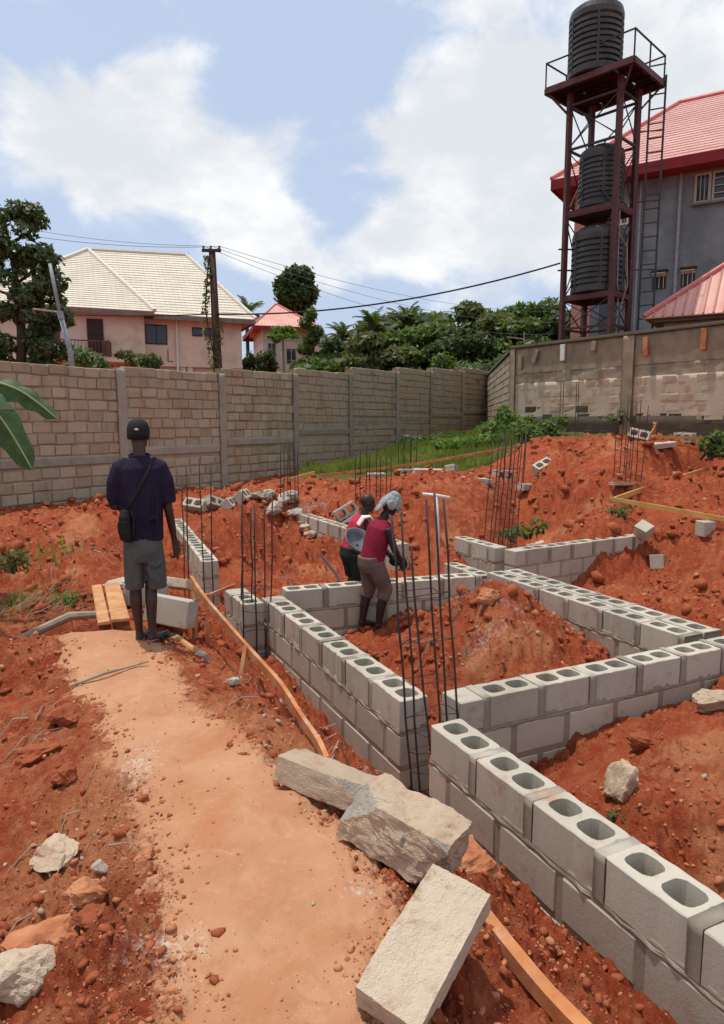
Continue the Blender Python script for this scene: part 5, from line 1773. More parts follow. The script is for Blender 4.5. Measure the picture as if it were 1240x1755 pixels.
def leaf_cloud(n, clumps, size, seed, aspect=.5, droop=.3, shell=.55, jit=.35):
    """many leaf quads on clumps [(centre, radius(3))]; outward leaves with random tilt"""
    g = np.random.default_rng(seed)
    C = np.array([c for c, r in clumps])
    Rd = np.array([r for c, r in clumps])
    w = (Rd.prod(1)) ** (2 / 3)
    k = g.choice(len(C), n, p=w / w.sum())
    d = g.normal(size=(n, 3))
    d /= np.linalg.norm(d, axis=1)[:, None]
    rad = shell + (1 - shell) * g.random(n) ** .6 + jit * g.random(n) ** 5
    P = C[k] + d * Rd[k] * rad[:, None]
    nrm = d * .7 + g.normal(size=(n, 3)) * .55 + np.array([0, 0, .45])
    nrm /= np.linalg.norm(nrm, axis=1)[:, None]
    t = np.cross(nrm, g.normal(size=(n, 3)))
    t[:, 2] -= droop * g.random(n)
    t /= np.linalg.norm(t, axis=1)[:, None]
    b = np.cross(nrm, t)
    b /= np.linalg.norm(b, axis=1)[:, None]
    s = size * (.6 + .8 * g.random(n))[:, None]
    fold = nrm * s * .12
    V = np.stack([P - t * s * .5, P + b * s * aspect * .5 - fold, P + t * s * .55, P - b * s * aspect * .5 - fold], 1).reshape(-1, 3)
    F = np.arange(n * 4).reshape(n, 4)
    return V, F


def crown_clumps(seed, rx, ry, rz, n=16, cr=.42, cz=0):
    r_ = random.Random(seed)
    out = []
    for i in range(n):
        a = 2 * math.pi * i / n * 2.4 + r_.uniform(-.3, .3)
        h = -0.85 + 1.75 * (i + .5) / n
        q = math.sqrt(max(0, 1 - h * h * .9)) * r_.uniform(.45, .78)
        s = cr * r_.uniform(.7, 1.2)
        out.append(((rx * q * math.cos(a), ry * q * math.sin(a), cz + rz * h * .72), (rx * s, ry * s, rz * s * .8)))
    return out


def tree_mesh(name, n, clumps, size, seed, mat, aspect=.5, droop=.3):
    V, F = leaf_cloud(n, clumps, size, seed, aspect, droop)
    return npmesh(name, V, F, M[mat])


def trunk_mb(h, r0, r1, seed, limbs=5, spread=1.2, lz=.6):
    r_ = random.Random(seed)
    mb = MB()
    pts = [(r_.uniform(-.08, .08) * i, r_.uniform(-.08, .08) * i, h * i / 4) for i in range(5)]
    mb.sweep(pts, [r0 + (r1 - r0) * i / 4 for i in range(5)], 8)
    for k in range(limbs):
        z = h * r_.uniform(lz, .98)
        a = 2 * math.pi * k / limbs + r_.uniform(-.4, .4)
        q = spread * r_.uniform(.6, 1.1)
        mb.sweep([(0, 0, z), (q * .5 * math.cos(a), q * .5 * math.sin(a), z + q * .45), (q * math.cos(a), q * math.sin(a), z + q * 1.0)], [r1 * .7, r1 * .45, r1 * .15], 6)
    return mb


# broad leaved tree at the left edge, in front of the pink house
t = thing('broadleaf_tree', 'tall broad leaved tree at the left picture edge in front of the pink house', 'tree', (-10.85, 22.2, 0))
mb = MB()
mb.sweep([(.1, 0, -.3), (.0, 0, 2.5), (.15, 0, 4.5), (.0, .1, 6.4), (-.2, .1, 7.8)], [.20, .17, .14, .09, .04], 9)
r_ = random.Random(2)
for k in range(12):
    z = 2.6 + k * .42
    a = k * 2.3
    q = r_.uniform(.7, 1.35)
    mb.sweep([(.05, 0, z), (q * .55 * math.cos(a), q * .4 * math.sin(a), z + .22), (q * math.cos(a), q * .7 * math.sin(a), z + .6)], [.06, .04, .015], 6)
mb.build('trunk', M['bark'], t)
cl = []
for k in range(60):
    z = r_.uniform(2.9, 8.1)
    wid = 1.15 * (1 - abs((z - 5.6) / 3.4) ** 2.2) + .25
    a = r_.uniform(0, 6.28)
    q = wid * r_.uniform(.35, 1.0)
    if 4.35 < z < 4.8 and r_.random() < .7:
        continue
    cl.append(((q * math.cos(a) + .05, q * .8 * math.sin(a), z), (.36, .36, .27)))
cl += [((1.05, -.2, 6.9), (.32, .3, .25)), ((1.4, -.2, 5.1), (.35, .3, .22)), ((1.2, 0, 5.9), (.35, .3, .22)), ((.6, 0, 3.4), (.5, .4, .4)), ((1.1, 0, 3.2), (.4, .4, .35)), ((1.35, .1, 3.9), (.4, .3, .3)), ((.2, 0, 8.15), (.3, .3, .3))]
link('crown', tree_mesh('crown', 9500, cl, .20, 3, 'leaf_blue', .55, .5), t)

# round crowned tall tree behind the red roofed house
t = thing('tall_tree', 'tall dark round crowned tree standing behind the small red roofed house', 'tree', (-6.55, 70, 1))
trunk_mb(11, .35, .2, 5, 5, 1.8).build('trunk', M['bark'], t)
cl = crown_clumps(8, 2.25, 2.25, 3.0, 22, .38, 13.4) + [((.6, 0, 9.6), (.9, .9, 1.0)), ((1.2, 0, 10.4), (.7, .7, .7)), ((-1.9, 0, 11.6), (.5, .5, .4))]
link('crown', tree_mesh('crown', 7500, cl, .42, 9, 'leaf_dark', .6, .4), t)

# ivy clad tree right of the red roof
t = thing('leafy_tree', 'slender leafy tree between the red roofed house and the charcoal roof', 'tree', (-3.75, 52, 1))
trunk_mb(6, .2, .1, 6, 4, .8).build('trunk', M['bark'], t)
link('crown', tree_mesh('crown', 3800, [((.45 * math.sin(k * 2.1), 0, 4.8 + .62 * k), (.72 - .05 * k, .6, .42)) for k in range(7)] + [((-.7, 0, 4.6), (.9, .8, .7)), ((.6, 0, 4.4), (1.0, .8, .7))], .30, 12, 'leaf_mid', .5, .4), t)

# tree line beyond the wall
crown_var = [tree_mesh('crown', 4600, crown_clumps(40 + i, 2.9, 2.9, 2.5, 26, .30), .44, 50 + i, m_, .5, .4) for i, m_ in enumerate(('leaf_mid', 'leaf_dark', 'leaf_olive', 'leaf_mid'))]
trunk_var = trunk_mb(5, .22, .12, 77, 5, 1.6).mesh('trunk', M['bark'])
LAB = ('low mid green tree right of the charcoal roofed house', 'dark green tree behind the palm nearest the charcoal roof', 'olive green tree under the full headed palm', 'fresh green tree between the full headed palm and the tall pair',
       'mid green tree under the left palm of the tall pair', 'dark tree just right of the right palm of the tall pair', 'olive tree at the left shoulder of the high domed crowns', 'fresh green tree low between the two high domed crowns',
       'mid green high domed tree, left one of the two tallest crowns', 'dark tree rising behind the antenna mast', 'olive tree half hidden by the left leg of the water tower', 'fresh green low tree in front of the tall palm pair',
       'mid green low tree in front of the high domed crowns', 'small dark tree in front of the full headed palm', 'olive tree in front, just left of the antenna mast', 'small fresh green tree at the left end of the tree line',
       'smallest mid green tree at the wall top below the left palms', 'low dark tree at the wall top before the domed crowns', 'olive tree rising between the two left palms', 'pale green tree behind the tall palm pair')
row = ((-2.6, 45, 3.6, .85), (-.9, 47, 4.6, .92), (.9, 44, 4.5, .92), (2.6, 46, 5.0, .95), (4.4, 48, 5.8, 1.0), (6.2, 45, 5.0, 1.0), (8.2, 47, 6.6, 1.05), (10.1, 45, 5.3, 1.0), (11.6, 48, 7.0, 1.1), (13.4, 46, 6.2, 1.05),
       (15.4, 48, 6.4, 1.0), (5.3, 40, 3.2, .8), (8.9, 39, 3.4, .85), (2.2, 41, 2.8, .7), (11.6, 38, 3.6, .85), (-1.6, 40, 2.4, .65), (.4, 38.5, 2.3, .6), (7.2, 37.5, 2.7, .7), (1.9, 56, 7.0, 1.15), (5.0, 57, 7.4, 1.2))
for i, (x, y, zc, s) in enumerate(row):
    o = thing('bushy_tree', 'bushy tree in the dense tree line beyond the stepping brown wall', 'tree', (x, y, .6), group='tree line beyond the wall')
    o['label'] = LAB[i]
    c = link('crown', crown_var[i % 4], o, (0, 0, zc), (0, 0, i * 1.3))
    c.scale = (s, s, s * random.uniform(.9, 1.1))
    k = link('trunk', trunk_var, o)
    k.scale = (s, s, zc / 5.5)
V, F = leaf_cloud(9000, [((x, 36.8 + random.uniform(-1, 1.5), 1.6 + random.uniform(0, .8)), (1.3, 1.2, 1.0)) for x in np.linspace(-5, 13, 22)], .38, 61, .5)
tag(link('undergrowth', npmesh('undergrowth', V, F, M['leaf_mid'])), 'dense green undergrowth filling the foot of the tree line', kind='stuff')


def frond_mesh(L=2.4, n=26, seed=1, arch=.9, wid=.42):
    r_ = random.Random(seed)
    mb = MB()
    P = []
    for i in range(13):
        t = i / 12
        P.append(Vector((L * t * (1 - .18 * t), 0, L * (.75 * t - arch * t * t))))
    mb.sweep(P, [.035 * (1 - .8 * i / 12) for i in range(13)], 4)
    for k in range(n):
        t = .12 + .88 * k / n
        i = min(int(t * 12), 11)
        p = P[i].lerp(P[i + 1], t * 12 - i)
        tg = (P[i + 1] - P[i]).normalized()
        ln = wid * math.sin(math.pi * (t * .85 + .12)) ** .7 * r_.uniform(.8, 1.1) + .06
        for s in (-1, 1):
            d = (Vector((0, s, 0)) * .85 + tg * .55 + Vector((0, 0, -.35 + r_.uniform(-.15, .15)))).normalized()
            w = tg * .045
            mb.add([p - w, p + w, p + d * ln * .6 + w * .8 + Vector((0, 0, -.02)), p + d * ln + Vector((0, 0, -.10 * ln)), p + d * ln * .6 - w * .8], [(0, 1, 2, 4), (2, 3, 4)])
    return mb.mesh('frond', M['palm'])


FR = [frond_mesh(2.4, 26, 1), frond_mesh(2.2, 24, 2, 1.15), frond_mesh(2.5, 26, 3, .6)]
ptr = MB().sweep([(0, 0, 0), (.08, 0, 3), (.02, 0, 6)], [.2, .16, .17], 8).mesh('trunk', M['bark'])
for i, (lab, x, y, zc, s) in enumerate((('oil palm showing between the cream roof and the red roof', -10.6, 65, 11.2, 1.05), ('small oil palm left of the other palms beyond the wall', -1.4, 52, 7.6, .85),
                           ('oil palm with a full head in the tree line, left of the tall pair', .85, 50, 7.9, 1.0), ('left palm of the tall pair beyond the wall', 3.3, 52, 8.4, 1.05),
                           ('right palm of the tall pair beyond the wall', 5.1, 52, 8.5, 1.0), ('low palm in front of the tree line, nearest the charcoal roof', -.3, 47, 6.2, .8))):
    o = thing('oil_palm', lab, 'palm', (x, y, .6), group='oil palms beyond the wall')
    k = link('trunk', ptr, o)
    k.scale = (1, 1, (zc - .6) / 6)
    for j in range(20):
        f = link('frond', FR[j % 3], o, (0, 0, zc - .6), (random.uniform(-.2, .2), -R(random.choice((-12, 2, 18, 34, 46, 58))), j * 2.4 + i))
        f.scale = (s, s, s)

# papaya
t = thing('papaya_tree', 'thin papaya tree with a flat leaf head in front of the small red roofed house', 'tree', (-5.05, 45, .5))
MB().sweep([(0, 0, 0), (.05, 0, 4), (0, 0, 6.6)], [.1, .09, .06], 8).build('trunk', M['palebark'], t)
cl = []
for k in range(16):
    a = k * 2.4
    q = .25 + .75 * (k / 16)
    cl.append(((q * math.cos(a), q * math.sin(a), 7.15 - .85 * q * q + random.uniform(-.12, .12)), (.30, .30, .15)))
link('crown', tree_mesh('crown', 900, cl, .24, 70, 'leaf_bright', .6, .7), t)


def shrub(name, lab, cat, x, y, z, clumps, n, size, mat, seed, stemh=.8, asp=.5, group=None):
    t = thing(name, lab, cat, (x, y, z), group=group)
    link('foliage', tree_mesh('foliage', n, clumps, size, seed, mat, asp, .4), t)
    mb = MB()
    r_ = random.Random(seed)
    for k in range(5):
        c = clumps[k % len(clumps)][0]
        mb.sweep([(r_.uniform(-.1, .1), r_.uniform(-.1, .1), -.1), (c[0] * .5, c[1] * .5, c[2] * .6), (c[0], c[1], c[2])], [.03, .022, .01], 5)
    mb.build('stem', M['bark'], t)
    return t


shrub('garden_shrub', 'dark clipped shrub against the unplastered house, left of the papaya', 'shrub', -7.5, 55, .5, crown_clumps(3, .9, .9, 1.2, 10, .45, 5.6), 1300, .28, 'leaf_dark', 5)
shrub('garden_shrub', 'narrow dark shrub at the left corner of the unplastered house', 'shrub', -8.9, 55, .5, crown_clumps(4, .6, .6, 1.3, 9, .45, 5.4), 1000, .28, 'leaf_dark', 6)
shrub('garden_bush', 'leafy bush behind the wall under the pink house balcony door', 'shrub', -8.05, 20.2, .2, [((-.35, 0, 2.9), (.42, .35, .3)), ((.3, 0, 3.15), (.4, .35, .28)), ((0, 0, 3.4), (.35, .3, .22)), ((.62, 0, 2.85), (.4, .3, .28)), ((-.1, 0, 2.6), (.6, .4, .3))], 1100, .16, 'leaf_mid', 15)
shrub('garden_bush', 'yellowish bush behind the wall right of the balcony', 'shrub', -6.75, 21.0, .2, [((-.3, 0, 2.8), (.5, .35, .3)), ((.35, 0, 2.9), (.42, .35, .35)), ((.1, 0, 3.35), (.4, .3, .2)), ((.5, 0, 3.3), (.28, .3, .2)), ((-.35, 0, 3.5), (.3, .25, .12))], 1100, .16, 'leaf_olive', 16)
shrub('weedy_bush', 'tall leafy bush growing where the brown wall meets the old wall', 'shrub', 4.3, 20.8, gzs(4.3, 20.8), [((-.35, 0, .25), (.42, .35, .28)), ((.0, .1, .5), (.36, .3, .28)), ((.4, 0, .35), (.36, .3, .25)), ((.1, -.3, .15), (.5, .35, .25)), ((-.05, .1, .78), (.22, .2, .2)), ((.65, .1, .5), (.2, .2, .14))], 1300, .15, 'leaf_bright', 17)
shrub('weedy_bush', 'lower dark part bush in front of the mossy wall foot', 'shrub', 4.9, 18.9, gzs(4.9, 18.9), [((-.4, 0, .2), (.32, .3, .22)), ((.15, 0, .35), (.3, .25, .18)), ((.5, .1, .5), (.28, .25, .13)), ((0, -.2, .12), (.45, .3, .2))], 900, .14, 'leaf_mid', 18)
shrub('weedy_bush', 'broad low bush at the right end of the grass bank', 'shrub', 3.5, 20.0, gzs(3.5, 20.0), [((-.5, 0, .14), (.45, .4, .2)), ((.2, 0, .22), (.4, .4, .22)), ((.8, 0, .2), (.4, .4, .22)), ((-1.1, 0, .12), (.4, .35, .16))], 1100, .12, 'leaf_bright', 19)
shrub('weedy_bush', 'small bush low on the grass bank by the brown wall', 'shrub', 2.3, 24.5, gzs(2.3, 24.5), [((-.5, 0, .15), (.5, .4, .22)), ((.4, 0, .2), (.5, .4, .25)), ((1.3, 0, .22), (.5, .4, .25))], 1000, .14, 'leaf_mid', 20)
shrub('weedy_bush', 'bush at the right picture edge on the red heap', 'shrub', 7.5, 15.0, gzs(7.5, 15.0), [((0, 0, .25), (.22, .2, .18)), ((.28, 0, .4), (.24, .2, .16)), ((.3, -.1, .12), (.3, .2, .15))], 420, .13, 'leaf_mid', 22)
for i, (lab, x, y, s, mt) in enumerate((('green weed tuft on the drain trench edge below the board corner', 3.15, 12.9, .30, 'leaf_mid'), ('small weed behind the far right wall beside the clay slab', 2.75, 12.5, .22, 'leaf_mid'),
                                 ('weed at the foot of the stake under the board corner', 4.42, 11.7, .18, 'leaf_mid'), ('single bright green weed in the dark hollow left of the planks', -3.02, 6.75, .13, 'leaf_bright'),
                                 ('tiny weed growing on the inner edge of the nearest wall', 1.62, 3.05, .06, 'leaf_mid'), ('pale weed beside the tan rock on the soil fill', 1.50, 3.72, .07, 'leaf_olive'),
                                 ('weed clump at the left picture edge on the rough ground', -4.5, 8.6, .24, 'leaf_olive'), ('thin weed right behind the far right wall top', 3.05, 10.9, .13, 'leaf_mid'),
                                 ('small weed high on the pilaster foot of the old wall', 6.35, 17.9, .3, 'leaf_olive'))):
    z = gzs(x, y)
    if 'pilaster' in lab:
        z = 1.75
        x, y = 6.83, 18.52
    shrub('weed', lab, 'weed', x, y, z, [((0, 0, s * .30), (s, s, s * .42)), ((s * .6, 0, s * .5), (s * .6, s * .6, s * .5)), ((-s * .7, s * .3, s * .2), (s * .7, s * .6, s * .3))], 90, s * .55, mt, 80 + i, asp=.3)

# grass on the bank: blades
g = np.random.default_rng(4)
n = 130000
tt, dd = g.uniform(8, 25, n), g.uniform(.1, 7.5, n)
X = FO[0] + FD[0] * tt + FD[1] * dd
Y = FO[1] + FD[1] * tt - FD[0] * dd
keep = g.random(n) < grass_mask(X, Y) * (.25 + .75 * sstep(-.1, .25, fbm(X, Y, 1.3, 3, 5)))
X2, Y2 = g.uniform(-5.2, -3, 6000), g.uniform(6.3, 10, 6000)
k2 = g.random(6000) < grass_mask(X2, Y2) * .55
X, Y = np.concatenate([X[keep], X2[k2]]), np.concatenate([Y[keep], Y2[k2]])
Zg = ground(X, Y)
n = len(X)
hgt = g.uniform(.10, .36, n) * (.6 + .8 * sstep(0, .3, fbm(X, Y, .8, 2, 8)))
a = g.uniform(0, 6.28, n)
w = g.uniform(.010, .022, n)
ln = g.uniform(.02, .14, n)
dx, dy = np.cos(a), np.sin(a)
B = np.stack([X, Y, Zg - .01], -1)
wv = np.stack([-dy * w, dx * w, 0 * w], -1)
tip = B + np.stack([dx * ln, dy * ln, hgt], -1)
V = np.stack([B - wv, B + wv, tip], 1).reshape(-1, 3)
tag(link('grass', npmesh('grass', V, np.arange(n * 3).reshape(n, 3), M['grass'])), 'rough green grass covering the bank below the brown wall', kind='stuff')
# dry stalks in the hollow left of the planks
n = 900
X, Y = g.normal(-3.5, .45, n), g.normal(6.45, .38, n)
Zg = ground(X, Y)
a = g.uniform(0, 6.28, n)
L_ = g.uniform(.06, .3, n)
B = np.stack([X, Y, Zg + .01], -1)
tip = B + np.stack([np.cos(a) * L_, np.sin(a) * L_, g.uniform(.0, .12, n)], -1)
wv = np.stack([-np.sin(a) * .004, np.cos(a) * .004, np.full(n, .002)], -1)
V = np.stack([B - wv, B + wv, tip], 1).reshape(-1, 3)
tag(link('dry_grass', npmesh('dry_grass', V, np.arange(n * 3).reshape(n, 3), M['drygrass'])), 'dry dead grass lying in the hollow left of the plank bridge', kind='stuff')


# banana plant, its stem just outside the left picture edge
def banana_leaf(t, pts, wid, seed, roll=.25, torn=.3, lab=None):
    r_ = random.Random(seed)
    P = [Vector(p) for p in pts]
    Q = []
    for i in range(len(P) - 1):
        for k in range(8):
            s = k / 8
            a, b, c, d = P[max(i - 1, 0)], P[i], P[i + 1], P[min(i + 2, len(P) - 1)]
            Q.append(.5 * ((2 * b) + (c - a) * s + (2 * a - 5 * b + 4 * c - d) * s * s + (3 * b - a - 3 * c + d) * s ** 3))
    Q.append(P[-1])
    N = len(Q)
    lm = MB()
    rib = MB()
    rib.sweep(Q, [.018 * (1 - .85 * i / N) + .002 for i in range(N)], 6)
    for sgn in (-1, 1):
        cut = 0
        i = 2
        while i < N - 1:
            ln = r_.randint(1, 4)
            j = min(i + ln, N - 1)
            base = len(lm.v)
            sag = r_.uniform(-.25, .75) * torn
            for k in range(i, j + 1):
                tt_ = k / (N - 1)
                w = wid * (math.sin(math.pi * min(tt_ * .9 + .12, 1)) ** .55) * r_.uniform(.96, 1.03)
                tg = (Q[min(k + 1, N - 1)] - Q[max(k - 1, 0)]).normalized()
                sd = tg.cross(Vector((0, 0, 1))).normalized()
                up = sd.cross(tg)
                face = Vector((.15, -1, .55)).normalized()
                sf = tg.cross(face).normalized()
                d = (sf * sgn - face * (.15 + sag * .6)).normalized() + tg * .22
                for q in (0, .5, 1):
                    wav = up * (.012 * math.sin(k * 1.9 + sgn) * q)
                    lm.v.append(tuple(Q[k] + d * w * q - Vector((0, 0, w * .25 * q * q)) + wav))
            m = j - i
            for k in range(m):
                for q in range(2):
                    lm.f.append((base + k * 3 + q, base + k * 3 + q + 1, base + k * 3 + q + 4, base + k * 3 + q + 3))
            i = j + (0 if r_.random() > torn else 0)
            if r_.random() < torn:
                pass
    o = lm.build('leaf', M['banana'], t, True)
    rib.build('midrib', M['midrib'], o, True)
    return o


t = thing('banana_plant', 'banana plant reaching torn green leaves in from the left picture edge', 'plant', (-4.18, 6.1, gzs(-4.0, 6.1)))
MB().sweep([(0, 0, -.1), (.02, 0, 1.0), (.05, 0, 2.0)], [.13, .11, .07], 12).build('stem', M['palebark'], t, True)
zb = gzs(-4.0, 6.1)
for pts, w_, s_ in ((((.06, 0, 1.9), (.55, -.1, 2.02), (1.0, -.16, 1.86 - zb), (1.36, -.2, 1.30 - zb)), .19, 1),
                    (((.06, .1, 1.95), (.6, .2, 2.16), (1.0, .3, 2.02 - zb), (1.38, .3, 1.74 - zb)), .12, 2),
                    (((.06, 0, 2.0), (.35, -.05, 2.65), (.72, -.1, 2.98 - zb), (1.10, -.1, 2.66 - zb)), .16, 3),
                    (((.0, 0, 1.9), (-.5, .1, 2.6), (-1.2, .2, 2.4), (-1.7, .2, 1.6)), .22, 4), (((0, 0, 1.9), (.1, .6, 2.6), (-.1, 1.2, 2.5), (-.3, 1.7, 1.7)), .22, 5), (((0, 0, 1.9), (-.2, -.5, 2.7), (-.5, -1.0, 2.5), (-.7, -1.4, 1.8)), .22, 6)):
    banana_leaf(t, pts, w_, s_)

# ------------------------------------------------------------------ people


def fused(name, mb, mat, parent, voxel=.009, it=3, k=.5):
    """overlapping volumes melted into one continuous surface"""
    o = mb.build(name, M[mat], parent, True)
    m = o.modifiers.new('fuse', 'REMESH')
    m.mode = 'VOXEL'
    m.voxel_size = voxel
    m.use_smooth_shade = True
    s = o.modifiers.new('soften', 'SMOOTH')
    s.iterations = it
    s.factor = k
    return o


def hand(mb, wrist, d, palm_n, thumb_side, s=1.0, curl=1.0):
    """palm and five bent fingers; d: direction of the hand, palm_n: way the palm faces"""
    w, d, n = Vector(wrist), Vector(d).normalized(), Vector(palm_n).normalized()
    n = (n - d * n.dot(d)).normalized()
    b = d.cross(n) * thumb_side
    mb.sweep([w - d * .02, w + d * .035 * s, w + d * .085 * s], [(.026 * s, .018 * s), (.038 * s, .017 * s), (.042 * s, .015 * s)], 10, up=b)
    for i, ln in enumerate((.070, .080, .074, .056)):
        p = w + d * .08 * s + b * (.031 - .0205 * i) * s
        a1, a2 = .9 * curl, 1.9 * curl
        q1 = p + (d * math.cos(.35 * curl) + n * math.sin(.35 * curl)) * ln * .42 * s
        q2 = q1 + (d * math.cos(a1 + .3) + n * math.sin(a1 + .3)) * ln * .33 * s
        q3 = q2 + (d * math.cos(a2 + .5) + n * math.sin(a2 + .5)) * ln * .28 * s
        mb.sweep([p - d * .02 * s, p, q1, q2, q3], [.0095 * s, .0095 * s, .009 * s, .0085 * s, .007 * s], 8)
    p = w + d * .02 * s + b * .028 * s
    mb.sweep([p, p + (b * .8 + d * .5 + n * .3).normalized() * .035 * s, p + (b * .45 + d * 1.0 + n * .7).normalized() * .068 * s], [.0125 * s, .0115 * s, .009 * s], 8)


def head(mb, c, rot, s=1.0):
    """skull, jaw, nose, ears, lips, brow; rot maps local (x right, y forward, z up)"""
    c = Vector(c)
    m4 = rot.to_4x4()

    def at(x, y, z):
        return c + rot @ Vector((x * s, y * s, z * s))
    mb.ball(at(0, -.008, .03), (.076 * s, .093 * s, .092 * s), 14, 10, m4)
    mb.ball(at(0, .025, -.04), (.060 * s, .066 * s, .070 * s), 12, 8, m4)
    mb.ball(at(0, .062, -.078), (.030 * s, .026 * s, .024 * s), 8, 6, m4)
    mb.sweep([at(0, .080, .028), at(0, .098, -.012), at(0, .100, -.022)], [(.009 * s), (.015 * s), (.017 * s)], 8)
    mb.ball(at(0, .088, -.050), (.026 * s, .012 * s, .012 * s), 8, 6, m4)
    mb.ball(at(0, .076, .040), (.052 * s, .016 * s, .012 * s), 8, 6, m4)
    for sx in (-1, 1):
        mb.ball(at(sx * .077, -.005, -.002), (.011 * s, .020 * s, .032 * s), 8, 6, m4)
        mb.ball(at(sx * .040, .062, -.010), (.024 * s, .018 * s, .020 * s), 8, 6, m4)


def rz3(a):
    return Matrix.Rotation(a, 3, 'Z')


def standing_man():
    g0 = gz(-1.72, 5.33)
    t = thing('person', 'man seen from behind in black cap, dark navy tee and grey shorts, on the path', 'person', (-1.72, 5.33, g0 - .005), (0, 0, R(17.8)))
    b = MB()
    KX = .85

    def nar(mb):
        mb.v = [(v[0] * KX, v[1], v[2]) for v in mb.v]
        return mb
    hr = rz3(R(-14)) @ Matrix.Rotation(R(-9), 3, 'X')
    b.sweep([(0, -.005, 1.40), (0, .0, 1.47), (0, .022, 1.58)], [.075, .060, .056], 12)
    b.sweep([(0, 0, .78), (0, .0, .95), (0, .0, 1.15), (0, 0, 1.32), (0, 0, 1.42)], [(.16, .105), (.14, .095), (.165, .105), (.185, .105), (.10, .08)], 16, up=(1, 0, 0))
    # right arm hanging
    b.sweep([(.165, 0, 1.38), (.205, 0, 1.26), (.222, -.01, 1.12), (.235, -.01, 1.06), (.262, .02, .92), (.282, .045, .80)], [.052, .050, .043, .042, .037, .026], 12)
    hand(b, (.284, .047, .795), (.22, .12, -1), (-.75, .65, 0), 1, 1.28, 1.25)
    # left arm bent, forearm in front
    b.sweep([(-.165, 0, 1.38), (-.21, 0, 1.24), (-.222, .0, 1.10), (-.18, .12, 1.08), (-.08, .27, 1.14), (-.04, .30, 1.16)], [.052, .050, .044, .040, .032, .026], 12)
    hand(b, (-.04, .30, 1.16), (.7, .5, .2), (0, 0, 1), 1, 1.05, .8)
    # legs
    b.sweep([(-.085, 0, .82), (-.088, .0, .60), (-.084, .012, .46), (-.083, -.012, .33), (-.074, -.006, .20), (-.066, .0, .095), (-.064, .004, .05)], [.088, .078, .055, .056, .044, .034, .038], 14)
    b.sweep([(.085, 0, .82), (.075, .0, .60), (.056, .012, .46), (.052, -.030, .33), (.050, -.040, .20), (.050, -.050, .095), (.052, -.048, .05)], [.088, .078, .055, .056, .044, .034, .038], 14)
    for hx, hy, dx, dy in ((-.064, -.02, .28, .96), (.045, -.055, .80, .60)):
        d = Vector((dx, dy, 0)).normalized()
        s_ = Vector((d.y, -d.x, 0))
        h = Vector((hx, hy, .034))
        b.sweep([h - d * .045, h, h + d * .08, h + d * .15, h + d * .19], [(.026, .030), (.034, .034), (.040, .030), (.045, .020), (.040, .014)], 12, up=s_)
        for k in range(5):
            q = h + d * (.185 - .010 * k) + s_ * (-.034 + .0165 * k) * (1 if hx > 0 else -1) + Vector((0, 0, -.016))
            b.sweep([q, q + d * .028], [.0115 - .001 * k, .008], 7)
    nar(b)
    head(b, (.0, .035, 1.625), hr, 1.0)
    body = fused('body', b, 'skin', t, .0085, 3)
    hh = MB()
    hm_ = Matrix.Translation(Vector((.0, .035, 1.625))) @ hr.to_4x4()
    hh.ball(tuple(hm_ @ Vector((0, -.022, .012))), (.079, .086, .060), 14, 9, hr.to_4x4())
    hh.build('hair', M['black'], t, True)
    # pale heels and soles, dark slipper straps
    for hx, hy, dx, dy in ((-.064 * KX, -.02, .28 * KX, .96), (.045 * KX, -.055, .80 * KX, .60)):
        d = Vector((dx, dy, 0)).normalized()
        s_ = Vector((d.y, -d.x, 0))
        h = Vector((hx, hy, .0))
        mb = MB()
        mb.sweep([h - d * .055 + Vector((0, 0, .007)), h + Vector((0, 0, .007)), h + d * .10 + Vector((0, 0, .007)), h + d * .225 + Vector((0, 0, .007))], [(.030, .010), (.041, .010), (.047, .010), (.040, .010)], 12, up=s_)
        so = mb.build('slipper', M['rubber'], t, True)
        mb = MB()
        for sg in (-1, 1):
            mb.sweep([h + d * .055 + s_ * sg * .042 + Vector((0, 0, .014)), h + d * .10 + s_ * sg * .036 + Vector((0, 0, .052)), h + d * .165 + Vector((0, 0, .048)), h + d * .178 + Vector((0, 0, .014))], .010, 7)
        mb.build('strap', M['rubber'], so, True)
        mb = MB()
        mb.sweep([h - d * .050 + Vector((0, 0, .019)), h - d * .020 + Vector((0, 0, .019)), h + d * .04 + Vector((0, 0, .018))], [(.024, .012), (.0365, .013), (.038, .010)], 12, up=s_)
        mb.build('heel_sole', M['sole'], so, True)
    # t shirt with folds
    s = MB()
    s.sweep([(0, .0, .815), (0, -.004, .90), (0, -.005, 1.02), (0, -.008, 1.16), (0, -.010, 1.28), (0, -.006, 1.375), (0, .0, 1.435), (0, .004, 1.475)],
            [(.188, .135), (.187, .134), (.190, .130), (.202, .132), (.212, .132), (.205, .122), (.135, .095), (.072, .068)], 24, up=(1, 0, 0))
    s.sweep([(.10, 0, 1.40), (.175, -.002, 1.372), (.212, -.004, 1.28), (.226, -.008, 1.19), (.232, -.010, 1.105)], [.075, .078, .080, .079, .078], 16)
    s.sweep([(-.10, 0, 1.40), (-.175, -.002, 1.372), (-.214, .0, 1.27), (-.224, .01, 1.17), (-.205, .055, 1.095)], [.075, .078, .080, .078, .076], 16)
    # drape folds down the back
    for x0, z0, x1, z1, r in ((-.02, 1.40, -.10, .98, .020), (.07, 1.38, .04, .92, .018), (.15, 1.25, .12, .86, .018), (-.13, 1.28, -.06, .95, .018), (-.02, 1.15, .06, .84, .018), (-.17, 1.10, -.10, .88, .018), (.16, 1.05, .02, .95, .014)):
        s.sweep([(x0, -.112, z0), ((x0 + x1) / 2, -.134, (z0 + z1) / 2), (x1, -.128, z1)], [r * .3, r, r * .5], 7)
    fused('t_shirt', nar(s), 'navy', t, .010, 2, .5)
